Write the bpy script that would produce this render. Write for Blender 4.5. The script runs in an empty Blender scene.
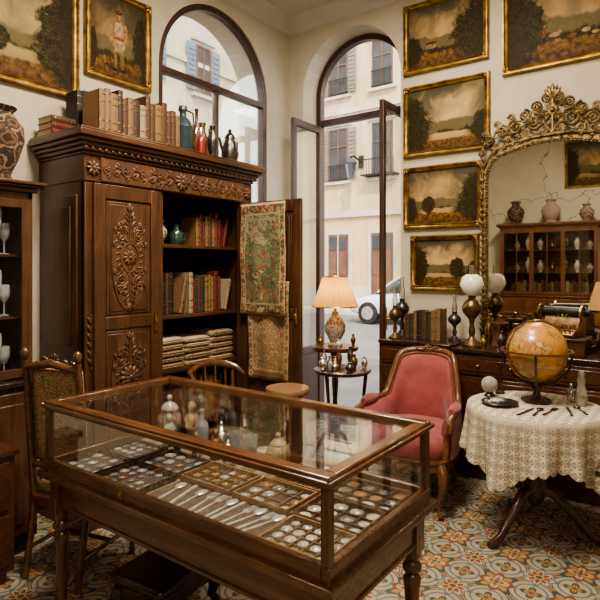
import bpy, math, random, bmesh
from mathutils import Vector, Matrix
R=random.Random(11)
scene=bpy.context.scene
COL=scene.collection
pi=math.pi
def rz_(a): return Matrix.Rotation(a,4,'Z')
# ------------------------------------------------------------------ mesh builder
class MB:
    def __init__(s): s.v=[];s.f=[];s.m=[];s.sm=[];s.M=None
    def add(s,vs,fs,m=0,smooth=False):
        b=len(s.v)
        for p in vs:
            p=Vector(p)
            if s.M is not None: p=s.M@p
            s.v.append(p)
        for f in fs:
            s.f.append([b+i for i in f]); s.m.append(m); s.sm.append(smooth)
        return s
    def bb(s,x0,x1,y0,y1,z0,z1,m=0):
        vs=[(x0,y0,z0),(x1,y0,z0),(x1,y1,z0),(x0,y1,z0),(x0,y0,z1),(x1,y0,z1),(x1,y1,z1),(x0,y1,z1)]
        return s.add(vs,[(0,3,2,1),(4,5,6,7),(0,1,5,4),(1,2,6,5),(2,3,7,6),(3,0,4,7)],m)
    def lathe(s,prof,n=20,c=(0,0,0),m=0,smooth=True,rip=0,k=0):
        vs=[];fs=[];rings=[]
        for (r,z) in prof:
            if r<1e-6:
                rings.append([len(vs)]); vs.append((c[0],c[1],c[2]+z))
            else:
                rings.append(list(range(len(vs),len(vs)+n)))
                for i in range(n):
                    a=2*pi*i/n; rr=r*(1+rip*math.cos(k*a))
                    vs.append((c[0]+rr*math.cos(a),c[1]+rr*math.sin(a),c[2]+z))
        for A,B in zip(rings,rings[1:]):
            for i in range(n):
                j=(i+1)%n
                if len(A)==1 and len(B)==1: break
                if len(A)==1: fs.append((A[0],B[j],B[i]))
                elif len(B)==1: fs.append((A[i],A[j],B[0]))
                else: fs.append((A[i],A[j],B[j],B[i]))
        return s.add(vs,fs,m,smooth)
    def ell(s,c,r,m=0,seg=10,rings=6,rot=None):
        vs=[];fs=[]
        if not hasattr(r,'__len__'): r=(r,r,r)
        def tp(p):
            p=Vector(p)
            if rot is not None: p=rot@p
            return (p[0]+c[0],p[1]+c[1],p[2]+c[2])
        vs.append(tp((0,0,-r[2])))
        for i in range(1,rings):
            ph=-pi/2+pi*i/rings
            for j in range(seg):
                a=2*pi*j/seg
                vs.append(tp((r[0]*math.cos(ph)*math.cos(a),r[1]*math.cos(ph)*math.sin(a),r[2]*math.sin(ph))))
        vs.append(tp((0,0,r[2]))); last=len(vs)-1
        for j in range(seg):
            k=(j+1)%seg
            fs.append((0,1+k,1+j))
            for i in range(rings-2):
                a=1+i*seg; b=a+seg
                fs.append((a+j,a+k,b+k,b+j))
            b=1+(rings-2)*seg
            fs.append((b+j,b+k,last))
        return s.add(vs,fs,m,True)
    def tube(s,pts,rad,n=8,m=0,closed=False,flat=1.0):
        pts=[Vector(p) for p in pts]; N=len(pts)
        if not hasattr(rad,'__len__'): rad=[rad]*N
        vs=[];fs=[]
        up=Vector((0,0,1)); prev=None
        for i,p in enumerate(pts):
            if closed: t=(pts[(i+1)%N]-pts[i-1])
            else: t=pts[min(i+1,N-1)]-pts[max(i-1,0)]
            if t.length<1e-9: t=Vector((0,0,1))
            t.normalize()
            if prev is None:
                a=up if abs(t.dot(up))<.9 else Vector((0,1,0))
                x=t.cross(a).normalized()
            else:
                x=prev-t*prev.dot(t)
                if x.length<1e-6: x=t.orthogonal()
                x.normalize()
            prev=x; y=t.cross(x)
            for j in range(n):
                a=2*pi*j/n
                vs.append(p+x*math.cos(a)*rad[i]+y*math.sin(a)*rad[i]*flat)
        for i in range(N if closed else N-1):
            a=i*n; b=((i+1)%N)*n
            for j in range(n):
                k=(j+1)%n
                fs.append((a+j,a+k,b+k,b+j))
        if not closed:
            fs.append(tuple(range(n-1,-1,-1))); fs.append(tuple((N-1)*n+j for j in range(n)))
        return s.add(vs,fs,m,True)
    def prism(s,pts,a0,a1,m=0,axis='y',smooth=False):
        n=len(pts)
        if axis=='y': vs=[(x,a0,z) for x,z in pts]+[(x,a1,z) for x,z in pts]
        elif axis=='x': vs=[(a0,x,z) for x,z in pts]+[(a1,x,z) for x,z in pts]
        else: vs=[(x,y,a0) for x,y in pts]+[(x,y,a1) for x,y in pts]
        fs=[tuple(range(n)),tuple(range(2*n-1,n-1,-1))]
        for i in range(n):
            j=(i+1)%n; fs.append((i,i+n,j+n,j))
        return s.add(vs,fs,m,smooth)
    def band(s,outer,inner,a0,a1,m=0,axis='y',closed=False):
        def P3(p,a):
            return (p[0],a,p[1]) if axis=='y' else (a,p[0],p[1])
        n=len(outer); vs=[]
        for o,i in zip(outer,inner):
            vs+= [P3(o,a0),P3(i,a0),P3(i,a1),P3(o,a1)]
        fs=[]
        for k in range(n if closed else n-1):
            a=4*k; b=4*((k+1)%n)
            for q in range(4):
                r=(q+1)%4; fs.append((a+q,a+r,b+r,b+q))
        if not closed: fs.append((0,3,2,1)); e=4*(n-1); fs.append((e,e+1,e+2,e+3))
        return s.add(vs,fs,m)
    def loft(s,secs,m=0,smooth=True):
        n=len(secs[0]); vs=[p for q in secs for p in q]; fs=[]
        for i in range(len(secs)-1):
            for j in range(n):
                k=(j+1)%n; fs.append((i*n+j,i*n+k,(i+1)*n+k,(i+1)*n+j))
        fs.append(tuple(range(n-1,-1,-1))); fs.append(tuple((len(secs)-1)*n+j for j in range(n)))
        return s.add(vs,fs,m,smooth)
    def pad(s,outline,z0,z1,m=0,puff=.015):
        cx=sum(p[0] for p in outline)/len(outline); cy=sum(p[1] for p in outline)/len(outline)
        h=z1-z0; lv=[(.96,z0),(1,z0+h*.25),(1,z0+h*.6),(.97,z0+h*.85),(.9,z1),(.6,z1+puff*.7),(.25,z1+puff)]
        return s.loft([[(cx+(p[0]-cx)*sc,cy+(p[1]-cy)*sc,z) for p in outline] for sc,z in lv],m)
    def grid(s,fn,nu,nv,m=0):
        vs=[];fs=[]
        for i in range(nu+1):
            for j in range(nv+1): vs.append(fn(i/nu,j/nv))
        for i in range(nu):
            for j in range(nv):
                a=i*(nv+1)+j; fs.append((a,a+1,a+nv+2,a+nv+1))
        return s.add(vs,fs,m,True)
    def mesh(s,name,mats):
        me=bpy.data.meshes.new(name)
        me.from_pydata([tuple(v) for v in s.v],[],s.f)
        if not isinstance(mats,(list,tuple)): mats=[mats]
        for q in mats: me.materials.append(q)
        me.polygons.foreach_set('material_index',s.m)
        me.polygons.foreach_set('use_smooth',s.sm)
        me.validate()
        bm=bmesh.new(); bm.from_mesh(me); bmesh.ops.recalc_face_normals(bm,faces=bm.faces[:]); bm.to_mesh(me); bm.free()
        me.update()
        try: me.set_sharp_from_angle(angle=math.radians(48))
        except Exception: pass
        return me
def bev(ob,w):
    if w:
        b=ob.modifiers.new('bevel','BEVEL'); b.width=w; b.segments=2; b.limit_method='ANGLE'; b.angle_limit=math.radians(40)
def T(name,label,cat,loc,rz=0,group=None,kind=None):
    e=bpy.data.objects.new(name,None); e.empty_display_size=.05; COL.objects.link(e)
    e.location=loc; e.rotation_euler=(0,0,rz); e['label']=label; e['category']=cat
    if group: e['group']=group
    if kind: e['kind']=kind
    return e
def P(par,name,mb,mats,loc=(0,0,0),rz=0,label=None,bevel=0):
    o=bpy.data.objects.new(name,mb.mesh(name,mats) if isinstance(mb,MB) else mb); COL.objects.link(o)
    o.parent=par; o.location=loc; o.rotation_euler=(0,0,rz)
    if label: o['label']=label
    bev(o,bevel); return o
def S(name,label,cat,mb,mats,loc=(0,0,0),rz=0,group=None,bevel=0,kind=None,rot=None):
    o=bpy.data.objects.new(name,mb.mesh(name,mats) if isinstance(mb,MB) else mb); COL.objects.link(o)
    o.location=loc; o.rotation_euler=rot if rot else (0,0,rz); o['label']=label; o['category']=cat
    if group: o['group']=group
    if kind: o['kind']=kind
    bev(o,bevel); return o
def struct(name,mb,mats,bevel=0,loc=(0,0,0),label=None):
    o=bpy.data.objects.new(name,mb.mesh(name,mats)); COL.objects.link(o); o.location=loc
    o['kind']='structure'; o['label']=label or name.replace('_',' '); o['category']=name.split('_')[0]; bev(o,bevel); return o
# ------------------------------------------------------------------ materials
class G:
    def __init__(s,name):
        s.mat=bpy.data.materials.new(name); s.mat.use_nodes=True; s.nt=s.mat.node_tree; s.nt.nodes.clear()
        s.out=s.nt.nodes.new('ShaderNodeOutputMaterial')
    def n(s,t,**kw):
        nd=s.nt.nodes.new(t)
        for k,v in kw.items():
            if k.startswith('_'): setattr(nd,k[1:],v)
        return nd
    def set(s,nd,i,v):
        if v is None: return
        if isinstance(v,bpy.types.NodeSocket): s.nt.links.new(v,nd.inputs[i])
        else:
            if isinstance(v,(tuple,list)) and len(v)==3 and nd.inputs[i].type=='RGBA': v=(*v,1)
            nd.inputs[i].default_value=v
    def m(s,op,a,b=None,c=None,clamp=False):
        nd=s.n('ShaderNodeMath',_operation=op,_use_clamp=clamp)
        s.set(nd,0,a); s.set(nd,1,b); s.set(nd,2,c); return nd.outputs[0]
    def mix(s,f,a,b,blend='MIX'):
        nd=s.n('ShaderNodeMix',_data_type='RGBA',_blend_type=blend)
        s.set(nd,0,f); s.set(nd,6,a); s.set(nd,7,b); return nd.outputs[2]
    def coord(s,kind='Object',scale=(1,1,1),loc=(0,0,0)):
        t=s.n('ShaderNodeTexCoord'); mp=s.n('ShaderNodeMapping')
        s.nt.links.new(t.outputs[kind],mp.inputs[0]); mp.inputs['Scale'].default_value=scale; mp.inputs['Location'].default_value=loc
        return mp.outputs[0]
    def sep(s,v):
        nd=s.n('ShaderNodeSeparateXYZ'); s.set(nd,0,v); return nd.outputs
    def comb(s,x,y,z):
        nd=s.n('ShaderNodeCombineXYZ'); s.set(nd,0,x); s.set(nd,1,y); s.set(nd,2,z); return nd.outputs[0]
    def noise(s,v,scale=5,detail=4,rough=.55,dist=0):
        nd=s.n('ShaderNodeTexNoise'); s.set(nd,'Vector',v); s.set(nd,'Scale',scale); s.set(nd,'Detail',detail); s.set(nd,'Roughness',rough); s.set(nd,'Distortion',dist); return nd.outputs[0]
    def vor(s,v,scale=5,feature='F1'):
        nd=s.n('ShaderNodeTexVoronoi',_feature=feature); s.set(nd,'Vector',v); s.set(nd,'Scale',scale); return nd.outputs
    def ramp(s,f,stops,interp='LINEAR'):
        nd=s.n('ShaderNodeValToRGB'); nd.color_ramp.interpolation=interp; e=nd.color_ramp.elements
        while len(e)<len(stops): e.new(.5)
        for el,(p,c) in zip(e,stops): el.position=p; el.color=(*c,1)
        s.set(nd,0,f); return nd.outputs[0]
    def less(s,a,b,soft=0.0):
        if soft<=0: return s.m('LESS_THAN',a,b)
        return s.m('ADD',s.m('DIVIDE',s.m('SUBTRACT',b,a),soft),.5,clamp=True)
    def hi(s,a,t,k):
        return s.m('MULTIPLY',s.m('SUBTRACT',a,t,clamp=True),k,clamp=True)
    def bsdf(s,color,rough=.5,metal=0,bump=None,bstr=.3,bdist=.01,coat=0,**kw):
        b=s.n('ShaderNodeBsdfPrincipled'); s.set(b,'Base Color',color); s.set(b,'Roughness',rough); s.set(b,'Metallic',metal)
        if coat: s.set(b,'Coat Weight',coat); s.set(b,'Coat Roughness',.15)
        for k,v in kw.items(): s.set(b,k.replace('_',' '),v)
        if bump is not None:
            bp=s.n('ShaderNodeBump'); s.set(bp,'Strength',bstr); s.set(bp,'Distance',bdist); s.set(bp,'Height',bump); s.nt.links.new(bp.outputs[0],b.inputs['Normal'])
        s.nt.links.new(b.outputs[0],s.out.inputs[0]); return b
def mat(name,c,c2=None,rough=.5,metal=0,scale=8,bump=0,coat=0,stretch=(1,1,1),lo=.35,hi=.65,**kw):
    g=G(name); v=g.coord('Object',stretch)
    nz=g.noise(v,scale,5)
    col=g.ramp(nz,[(lo,c),(hi,c2 or tuple(x*.75 for x in c))])
    g.bsdf(col,rough,metal,bump=nz if bump else None,bstr=bump,coat=coat,**kw); return g.mat
def wood(name,c,c2,rough=.38,axis='z',coat=.15,sc=1.0):
    g=G(name); st={'z':(9*sc,9*sc,.9*sc),'x':(.9*sc,9*sc,9*sc),'y':(9*sc,.9*sc,9*sc)}[axis]
    v=g.coord('Object',st); n1=g.noise(v,2.2,6,.6,1.2); n2=g.noise(g.coord('Object',tuple(q*6 for q in st)),3,3)
    f=g.m('ADD',g.m('MULTIPLY',n1,.75),g.m('MULTIPLY',n2,.25))
    col=g.ramp(f,[(.30,c),(.52,tuple((a+b)/2 for a,b in zip(c,c2))),(.70,c2)])
    big=g.noise(g.coord('Object',(1,1,1)),3,3); col=g.mix(g.hi(big,.35,1.3),col,tuple(x*.5 for x in c))
    rr=g.m('ADD',g.m('MULTIPLY',n2,.2),rough-.1)
    g.bsdf(col,rr,0,bump=f,bstr=.12,coat=coat); return g.mat
M={}
M['wA']=wood('walnut_wood',(.040,.017,.008),(.150,.066,.029),rough=.32,coat=.3)
M['wAx']=wood('walnut_wood_horizontal',(.040,.017,.008),(.150,.066,.029),axis='x',rough=.32,coat=.3)
M['carve']=wood('carved_walnut',(.055,.024,.011),(.180,.084,.038),rough=.42,coat=.05)
M['wC']=wood('mahogany',(.060,.025,.011),(.215,.095,.039),axis='y',rough=.20,coat=.5)
M['wCz']=wood('mahogany_vertical',(.060,.025,.011),(.205,.090,.036),axis='z',rough=.20,coat=.5)
M['wD']=wood('dark_oak',(.016,.008,.0045),(.06,.026,.013),rough=.28,coat=.3)
M['wP']=wood('brown_tripod_wood',(.035,.016,.008),(.12,.055,.025),rough=.28,coat=.3)
M['wR']=wood('red_mahogany',(.048,.017,.0085),(.14,.052,.024),axis='y',rough=.26,coat=.35)
M['wSh']=wood('carved_beech_showwood',(.085,.034,.015),(.23,.10,.042),rough=.28,coat=.35)
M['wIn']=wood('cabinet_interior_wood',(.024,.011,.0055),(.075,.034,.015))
M['wBk']=wood('reddish_bookcase_wood',(.10,.038,.016),(.24,.10,.042),rough=.35)
M['wL']=wood('light_oak',(.22,.115,.05),(.37,.215,.10),axis='x')
M['frame']=wood('window_frame_wood',(.03,.014,.009),(.085,.04,.024),rough=.45)
M['gold']=mat('gilded_wood',(.42,.27,.085),(.13,.072,.023),.42,.8,16,.25,lo=.32,hi=.68)
M['goldd']=mat('old_gilt_carving',(.28,.19,.08),(.05,.03,.014),.46,.7,30,.3,lo=.38,hi=.66)
M['brass']=mat('aged_brass',(.60,.40,.15),(.28,.17,.06),.3,1,14)
M['silver']=mat('tarnished_silver',(.90,.88,.82),(.60,.57,.50),.25,.95,20)
M['silverC']=mat('polished_table_silver',(.86,.84,.79),(.55,.52,.46),.3,.55,40)
M['pewter']=mat('dark_pewter',(.16,.15,.14),(.06,.055,.05),.3,.9,14)
M['iron']=mat('black_iron',(.03,.03,.03),(.06,.05,.045),.45,.6,14)
M['bronze']=mat('bronze',(.30,.18,.085),(.11,.065,.035),.35,.9,20)
M['copper']=mat('copper_coin',(.50,.28,.14),(.28,.15,.07),.4,.7,40)
M['porc']=mat('white_porcelain',(.58,.54,.45),(.44,.40,.32),.22,0,9,coat=.5)
M['milk']=mat('opal_glass',(.84,.82,.75),(.76,.73,.65),.15,0,4,coat=.6)
M['stone']=mat('grey_stone',(.38,.34,.28),(.20,.17,.13),.6,0,14,.3)
M['tan']=mat('tan_stoneware',(.42,.31,.19),(.24,.165,.09),.4,0,22,.2)
M['page']=mat('book_pages',(.50,.40,.26),(.36,.27,.17),.9,0,30,stretch=(60,1,1))
M['felt']=mat('dark_felt',(.035,.028,.025),(.055,.045,.04),.95,0,60)
M['rfelt']=mat('dark_brown_felt',(.060,.038,.026),(.085,.055,.038),.95,0,60)
M['cream']=mat('cream_paper',(.66,.58,.44),(.56,.48,.36),.8,0,12)
M['linen']=mat('beige_linen',(.44,.35,.23),(.34,.26,.16),.9,0,14)
M['lin2']=mat('case_lining',(.25,.185,.115),(.18,.13,.075),.95,0,14)
M['red']=mat('dark_red_enamel',(.26,.03,.02),(.13,.015,.012),.3,0,8,coat=.4)
M['bluegrey']=mat('blue_grey_enamel',(.055,.085,.095),(.03,.05,.055),.35,.3,8)
M['green']=mat('green_glaze',(.03,.07,.045),(.015,.035,.022),.2,0,9,coat=.5)
M['terra']=mat('brown_glaze',(.15,.06,.028),(.06,.026,.014),.25,0,9,coat=.4)
def plaster(name,a,b_,crack=False):
    g=G(name); v=g.coord('Object'); n=g.noise(v,1.1,6,.6); n2=g.noise(v,9,4)
    col=g.mix(g.hi(n,.35,2.6),a,b_)
    col=g.mix(g.hi(n2,.5,1.0),col,tuple(q*.75 for q in b_))
    if crack:
        w=g.n('ShaderNodeVectorMath',_operation='ADD'); nd=g.n('ShaderNodeTexNoise'); g.set(nd,'Vector',v); g.set(nd,'Scale',2.2); g.set(nd,'Detail',5); g.set(w,0,v); g.set(w,1,nd.outputs[1])
        e=g.vor(w.outputs[0],.62,'DISTANCE_TO_EDGE')[0]; o=g.sep(v)
        col=g.mix(g.m('MULTIPLY',g.less(e,.0045,.004),g.m('GREATER_THAN',o[2],2.45)),col,(.20,.15,.10))
    g.bsdf(col,.88,0,bump=n2,bstr=.06); return g.mat
M['plaster']=plaster('cream_plaster',(.56,.50,.385),(.46,.39,.28)); M['plasterk']=plaster('cracked_plaster',(.62,.56,.44),(.54,.47,.34),True)
M['ceil']=plaster('ceiling_plaster',(.62,.58,.51),(.54,.49,.42))
g=G('pink_velvet'); v=g.coord('Object'); nz=g.noise(v,7,4); fine=g.noise(v,160,2)
g.bsdf(g.ramp(nz,[(.3,(.215,.038,.038)),(.7,(.335,.078,.073))]),.75,0,bump=fine,bstr=.15,bdist=.003,Sheen_Weight=.3); M['vel']=g.mat
def glass(name,tint=(.97,.98,.97),base=.012,k=.8,rough=.01):
    g=G(name); lw=g.n('ShaderNodeFresnel'); lw.inputs[0].default_value=1.45
    tr=g.n('ShaderNodeBsdfTransparent'); tr.inputs[0].default_value=(*tint,1)
    gl=g.n('ShaderNodeBsdfGlossy'); gl.inputs['Roughness'].default_value=rough; gl.inputs[0].default_value=(1,1,1,1)
    mx=g.n('ShaderNodeMixShader'); f=g.m('ADD',g.m('MULTIPLY',lw.outputs[0],k),base,clamp=True)
    g.nt.links.new(f,mx.inputs[0]); g.nt.links.new(tr.outputs[0],mx.inputs[1]); g.nt.links.new(gl.outputs[0],mx.inputs[2])
    g.nt.links.new(mx.outputs[0],g.out.inputs[0]); return g.mat
M['pane']=glass('pane_glass',(.985,.99,.985),0,.34); M['lidg']=glass('case_lid_glass',(.99,.993,.99),.0,.50); M['gware']=glass('clear_glassware',(.84,.88,.86),.28,.9,.05)
g=G('frosted_cut_glass'); b=g.bsdf((.70,.74,.72),.15,0); g.set(b,'Alpha',g.m('ADD',g.m('MULTIPLY',g.noise(g.coord('Object',(1,1,1)),60,2),.35),.25)); M['gwW']=g.mat
g=G('mirror_silvering'); g.bsdf(g.ramp(g.noise(g.coord('Object'),3,4),[(.3,(.84,.83,.78)),(.8,(.74,.71,.64))]),.015,1); M['mirror']=g.mat
# tiles: repeat made of four tiles
g=G('encaustic_tiles'); o=g.sep(g.coord('Object',(3.0,3.0,3.0)))
u=g.m('SUBTRACT',g.m('FRACT',o[0]),.5); w=g.m('SUBTRACT',g.m('FRACT',o[1]),.5)
au=g.m('ABSOLUTE',u); aw=g.m('ABSOLUTE',w)
r=g.m('SQRT',g.m('ADD',g.m('MULTIPLY',u,u),g.m('MULTIPLY',w,w))); th=g.m('ARCTAN2',w,u)
cu=g.m('SUBTRACT',.5,au); cw=g.m('SUBTRACT',.5,aw); rc=g.m('SQRT',g.m('ADD',g.m('MULTIPLY',cu,cu),g.m('MULTIPLY',cw,cw))); tc_=g.m('ARCTAN2',cw,cu)
cream=(.43,.365,.25); green=(.04,.08,.078); rust=(.24,.060,.033); ochre=(.37,.215,.065); blue=(.10,.155,.18); yel=(.42,.295,.115)
col=g.mix(g.noise(g.coord('Object'),9,4),cream,(.34,.275,.175))
pc=g.m('ABSOLUTE',g.m('COSINE',g.m('MULTIPLY',th,2.0))); ps=g.m('ABSOLUTE',g.m('SINE',g.m('MULTIPLY',th,2.0)))
def bandm(d,c,hw): return g.m('LESS_THAN',g.m('ABSOLUTE',g.m('SUBTRACT',d,c)),hw)
e1=g.m('SQRT',g.m('ADD',g.m('MULTIPLY',cu,cu),g.m('MULTIPLY',w,w))); e2=g.m('SQRT',g.m('ADD',g.m('MULTIPLY',u,u),g.m('MULTIPLY',cw,cw)))
em=g.m('MINIMUM',e1,e2)
for e in (e1,e2):
    col=g.mix(bandm(e,.355,.054),col,green); col=g.mix(bandm(e,.355,.036),col,yel); col=g.mix(bandm(e,.355,.016),col,rust)
col=g.mix(bandm(em,.225,.016),col,blue)
c4=g.m('ABSOLUTE',g.m('COSINE',g.m('MULTIPLY',tc_,4.0)))
col=g.mix(g.less(rc,g.m('ADD',.14,g.m('MULTIPLY',c4,.14))),col,blue); col=g.mix(g.less(rc,g.m('ADD',.11,g.m('MULTIPLY',c4,.12))),col,cream); col=g.mix(g.less(rc,g.m('ADD',.07,g.m('MULTIPLY',c4,.10))),col,rust); col=g.mix(g.less(rc,.08),col,yel); col=g.mix(g.less(rc,.045),col,green)
leafm=g.m('MULTIPLY',g.m('POWER',ps,2.0),.35); col=g.mix(g.less(r,leafm),col,green); col=g.mix(g.less(r,g.m('MULTIPLY',leafm,.74)),col,ochre)
pet=g.m('MULTIPLY',g.m('POWER',pc,.8),.26); col=g.mix(g.less(r,pet),col,rust); col=g.mix(g.less(r,g.m('MULTIPLY',pet,.74)),col,cream); col=g.mix(g.less(r,g.m('MULTIPLY',pet,.42)),col,rust)
col=g.mix(g.less(r,.06),col,yel); col=g.mix(g.less(r,.035),col,green)
ea=g.m('ABSOLUTE',g.m('COSINE',g.m('MULTIPLY',g.m('ARCTAN2',g.m('MINIMUM',au,aw),g.m('MINIMUM',cu,cw)),2.0)))
col=g.mix(g.less(em,g.m('ADD',.06,g.m('MULTIPLY',ea,.10))),col,green); col=g.mix(g.less(em,g.m('ADD',.035,g.m('MULTIPLY',ea,.07))),col,ochre); col=g.mix(g.less(em,.035),col,rust)
gu=g.m('ABSOLUTE',g.m('SUBTRACT',g.m('FRACT',g.m('MULTIPLY',o[0],2.0)),.5)); gw=g.m('ABSOLUTE',g.m('SUBTRACT',g.m('FRACT',g.m('MULTIPLY',o[1],2.0)),.5))
gr=g.less(g.m('MAXIMUM',gu,gw),.490); col=g.mix(gr,(.12,.09,.06),col)
worn=g.noise(g.coord('Object'),2.5,5); col=g.mix(g.m('MULTIPLY',worn,.26),col,(.20,.15,.095))
g.bsdf(col,g.m('ADD',g.m('MULTIPLY',worn,.3),.0),0,bump=gr,bstr=.12,bdist=.002,coat=.15); M['tile']=g.mat
def landscape(name,seed,sky=(.50,.35,.15),skyb=(.13,.13,.10),hill=(.12,.11,.065),ground=(.075,.045,.016),tree=(.012,.013,.006),blobs=(),water=True,side=0,mass=.30,third=None):
    rr=random.Random(seed); g=G(name); o=g.sep(g.coord('Generated')); x=o[0]; z=o[2]
    v=g.coord('Generated',(1.3,1,1),(seed*3.1,0,seed*1.7))
    cl=g.noise(v,2.2,8,.62,.8); fine=g.noise(v,60,4,.65); midn=g.noise(v,15,6,.65)
    glow=g.m('SQRT',g.m('ADD',g.m('POWER',g.m('SUBTRACT',x,.5+(.5-side)*.35),2.0),g.m('MULTIPLY',g.m('POWER',g.m('SUBTRACT',z,.48),2.0),1.6)))
    f=g.m('ADD',g.m('MULTIPLY',glow,1.5),g.m('MULTIPLY',g.m('SUBTRACT',cl,.51),3.6),clamp=True)
    col=g.mix(f,sky,skyb)
    n1=g.noise(g.comb(x,0,seed*1.3),3.5,5); h=g.m('ADD',g.m('MULTIPLY',n1,.36),.27)
    col=g.mix(g.less(z,h,.03),col,g.mix(midn,tuple(q*.7 for q in hill),tuple(q*1.8 for q in hill)))
    n2=g.noise(g.comb(x,0,seed*2.9),7,6,.7); h2=g.m('ADD',g.m('ADD',g.m('MULTIPLY',n2,.28),.15),g.m('MULTIPLY',g.m('SUBTRACT',midn,.5),.18))
    tc=g.ramp(g.m('ADD',g.m('MULTIPLY',fine,.5),g.m('MULTIPLY',midn,.5)),[(.42,tree),(.56,(.055,.050,.018)),(.70,(.19,.14,.05))])
    col=g.mix(g.less(z,h2,.03),col,tc)
    h3=g.m('ADD',.20,g.m('MULTIPLY',g.m('SUBTRACT',n1,.5),.3))
    gc=g.mix(g.hi(midn,.4,4),ground,tuple(min(1,q*4.4) for q in ground))
    col=g.mix(g.less(z,h3,.03),col,gc)
    if water:
        wz=.2+rr.random()*.05; wm=g.m('MULTIPLY',g.less(g.m('ABSOLUTE',g.m('SUBTRACT',z,g.m('ADD',wz,g.m('MULTIPLY',g.m('SUBTRACT',cl,.5),.15)))),.045,.02),g.less(g.m('ABSOLUTE',g.m('SUBTRACT',x,.5+rr.uniform(-.12,.12))),.24,.12))
        col=g.mix(wm,col,tuple(q*.8 for q in sky))
    tl=[(side,.42,mass,.46,1.6),(1-side,.28,mass*.5,.26,1.6)]
    if third: tl.append(third+(1.6,))
    for (tx,tz,tw,thh,am) in tl:
        nz=g.noise(v,5+rr.random()*4,9,.78)
        dx=g.m('DIVIDE',g.m('SUBTRACT',x,tx),tw); dz=g.m('DIVIDE',g.m('SUBTRACT',z,tz),thh)
        d=g.m('ADD',g.m('SQRT',g.m('ADD',g.m('MULTIPLY',dx,dx),g.m('MULTIPLY',dz,dz))),g.m('MULTIPLY',g.m('SUBTRACT',nz,.5),am))
        col=g.mix(g.less(d,1.0,.12),col,tc)
        tk=g.m('MULTIPLY',g.less(g.m('ABSOLUTE',g.m('SUBTRACT',x,g.m('ADD',tx+(.06 if tx<.1 else -.06 if tx>.9 else 0),g.m('MULTIPLY',g.m('SUBTRACT',midn,.5),.05)))),.009,.006),g.m('MULTIPLY',g.less(z,tz+.1),g.m('GREATER_THAN',z,.14)))
        col=g.mix(tk,col,(.05,.03,.016))
    for (bx,bz,bw,bh,c) in blobs:
        dx=g.m('DIVIDE',g.m('SUBTRACT',x,bx),bw); dz=g.m('DIVIDE',g.m('SUBTRACT',z,bz),bh)
        d=g.m('ADD',g.m('SQRT',g.m('ADD',g.m('MULTIPLY',dx,dx),g.m('MULTIPLY',dz,dz))),g.m('MULTIPLY',g.m('SUBTRACT',g.noise(v,16,4),.5),.6))
        col=g.mix(g.less(d,1.0,.14),col,g.mix(g.hi(midn,.42,4.5),tuple(q*.42 for q in c),c))
    col=g.mix(1.0,col,(.84,.70,.51),'MULTIPLY')
    edge=g.m('MAXIMUM',g.m('ABSOLUTE',g.m('SUBTRACT',x,.5)),g.m('ABSOLUTE',g.m('SUBTRACT',z,.5)))
    col=g.mix(g.hi(edge,.28,2.8),col,(.022,.014,.007))
    g.bsdf(col,.6,0,bump=fine,bstr=.06,Specular_IOR_Level=.15); return g.mat
def textile(name,cols,scale=12,border=None,dist=1.5):
    g=G(name); v=g.coord('Object'); vo=g.vor(v,scale); n=g.noise(v,scale*.8,3,.6,dist)
    f=g.m('FRACT',g.m('ADD',g.m('MULTIPLY',vo[0],1.4),g.m('MULTIPLY',n,1.6)))
    st=[(i/len(cols),c) for i,c in enumerate(cols)]
    col=g.ramp(f,st,'CONSTANT'); we=g.noise(v,200,2)
    if border:
        o=g.sep(g.coord('Generated')); e=g.m('MAXIMUM',g.m('ABSOLUTE',g.m('SUBTRACT',o[1],.5)),g.m('ABSOLUTE',g.m('SUBTRACT',o[2],.5)))
        for (a,c) in border: col=g.mix(g.less(g.m('ABSOLUTE',g.m('SUBTRACT',e,a[0])),a[1]),col,c)
        pz=g.m('SUBTRACT',g.m('FRACT',g.m('MULTIPLY',o[2],9.0)),.5); py=g.m('MULTIPLY',g.m('SUBTRACT',g.m('ABSOLUTE',g.m('SUBTRACT',o[1],.5)),.44),7.0)
        rr=g.m('SQRT',g.m('ADD',g.m('MULTIPLY',pz,pz),g.m('MULTIPLY',py,py))); col=g.mix(g.less(rr,.3),col,(.40,.30,.16)); col=g.mix(g.less(rr,.14),col,(.25,.06,.04))
    g.bsdf(col,.95,0,bump=we,bstr=.3,bdist=.002); return g.mat
g=G('pictorial_tapestry'); o=g.sep(g.coord('Generated')); ob=g.coord('Object'); y_=o[1]; z_=o[2]; n=g.noise(ob,8,6,.65,1.2); nf=g.noise(ob,22,5,.6,.8); nr=g.noise(g.coord('Object',(1,1,1),(3,7,2)),17,4,.6,1.0); we=g.noise(ob,200,2)
col=g.ramp(g.m('ADD',z_,g.m('MULTIPLY',g.m('SUBTRACT',n,.5),1.0)),[(0,(.15,.11,.05)),(.22,(.26,.19,.09)),(.36,(.07,.095,.04)),(.48,(.22,.19,.09)),(.60,(.09,.12,.06)),(.72,(.34,.27,.15)),(.86,(.22,.22,.14)),(1.0,(.32,.26,.16))])
col=g.mix(g.m('GREATER_THAN',nf,.54),col,(.055,.075,.032)); col=g.mix(g.m('GREATER_THAN',nf,.60),col,(.36,.27,.14)); col=g.mix(g.m('GREATER_THAN',nr,.60),col,(.28,.055,.035)); col=g.mix(g.m('GREATER_THAN',nr,.66),col,(.42,.24,.13))
e=g.m('MAXIMUM',g.m('ABSOLUTE',g.m('SUBTRACT',y_,.5)),g.m('ABSOLUTE',g.m('SUBTRACT',z_,.5)))
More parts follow.
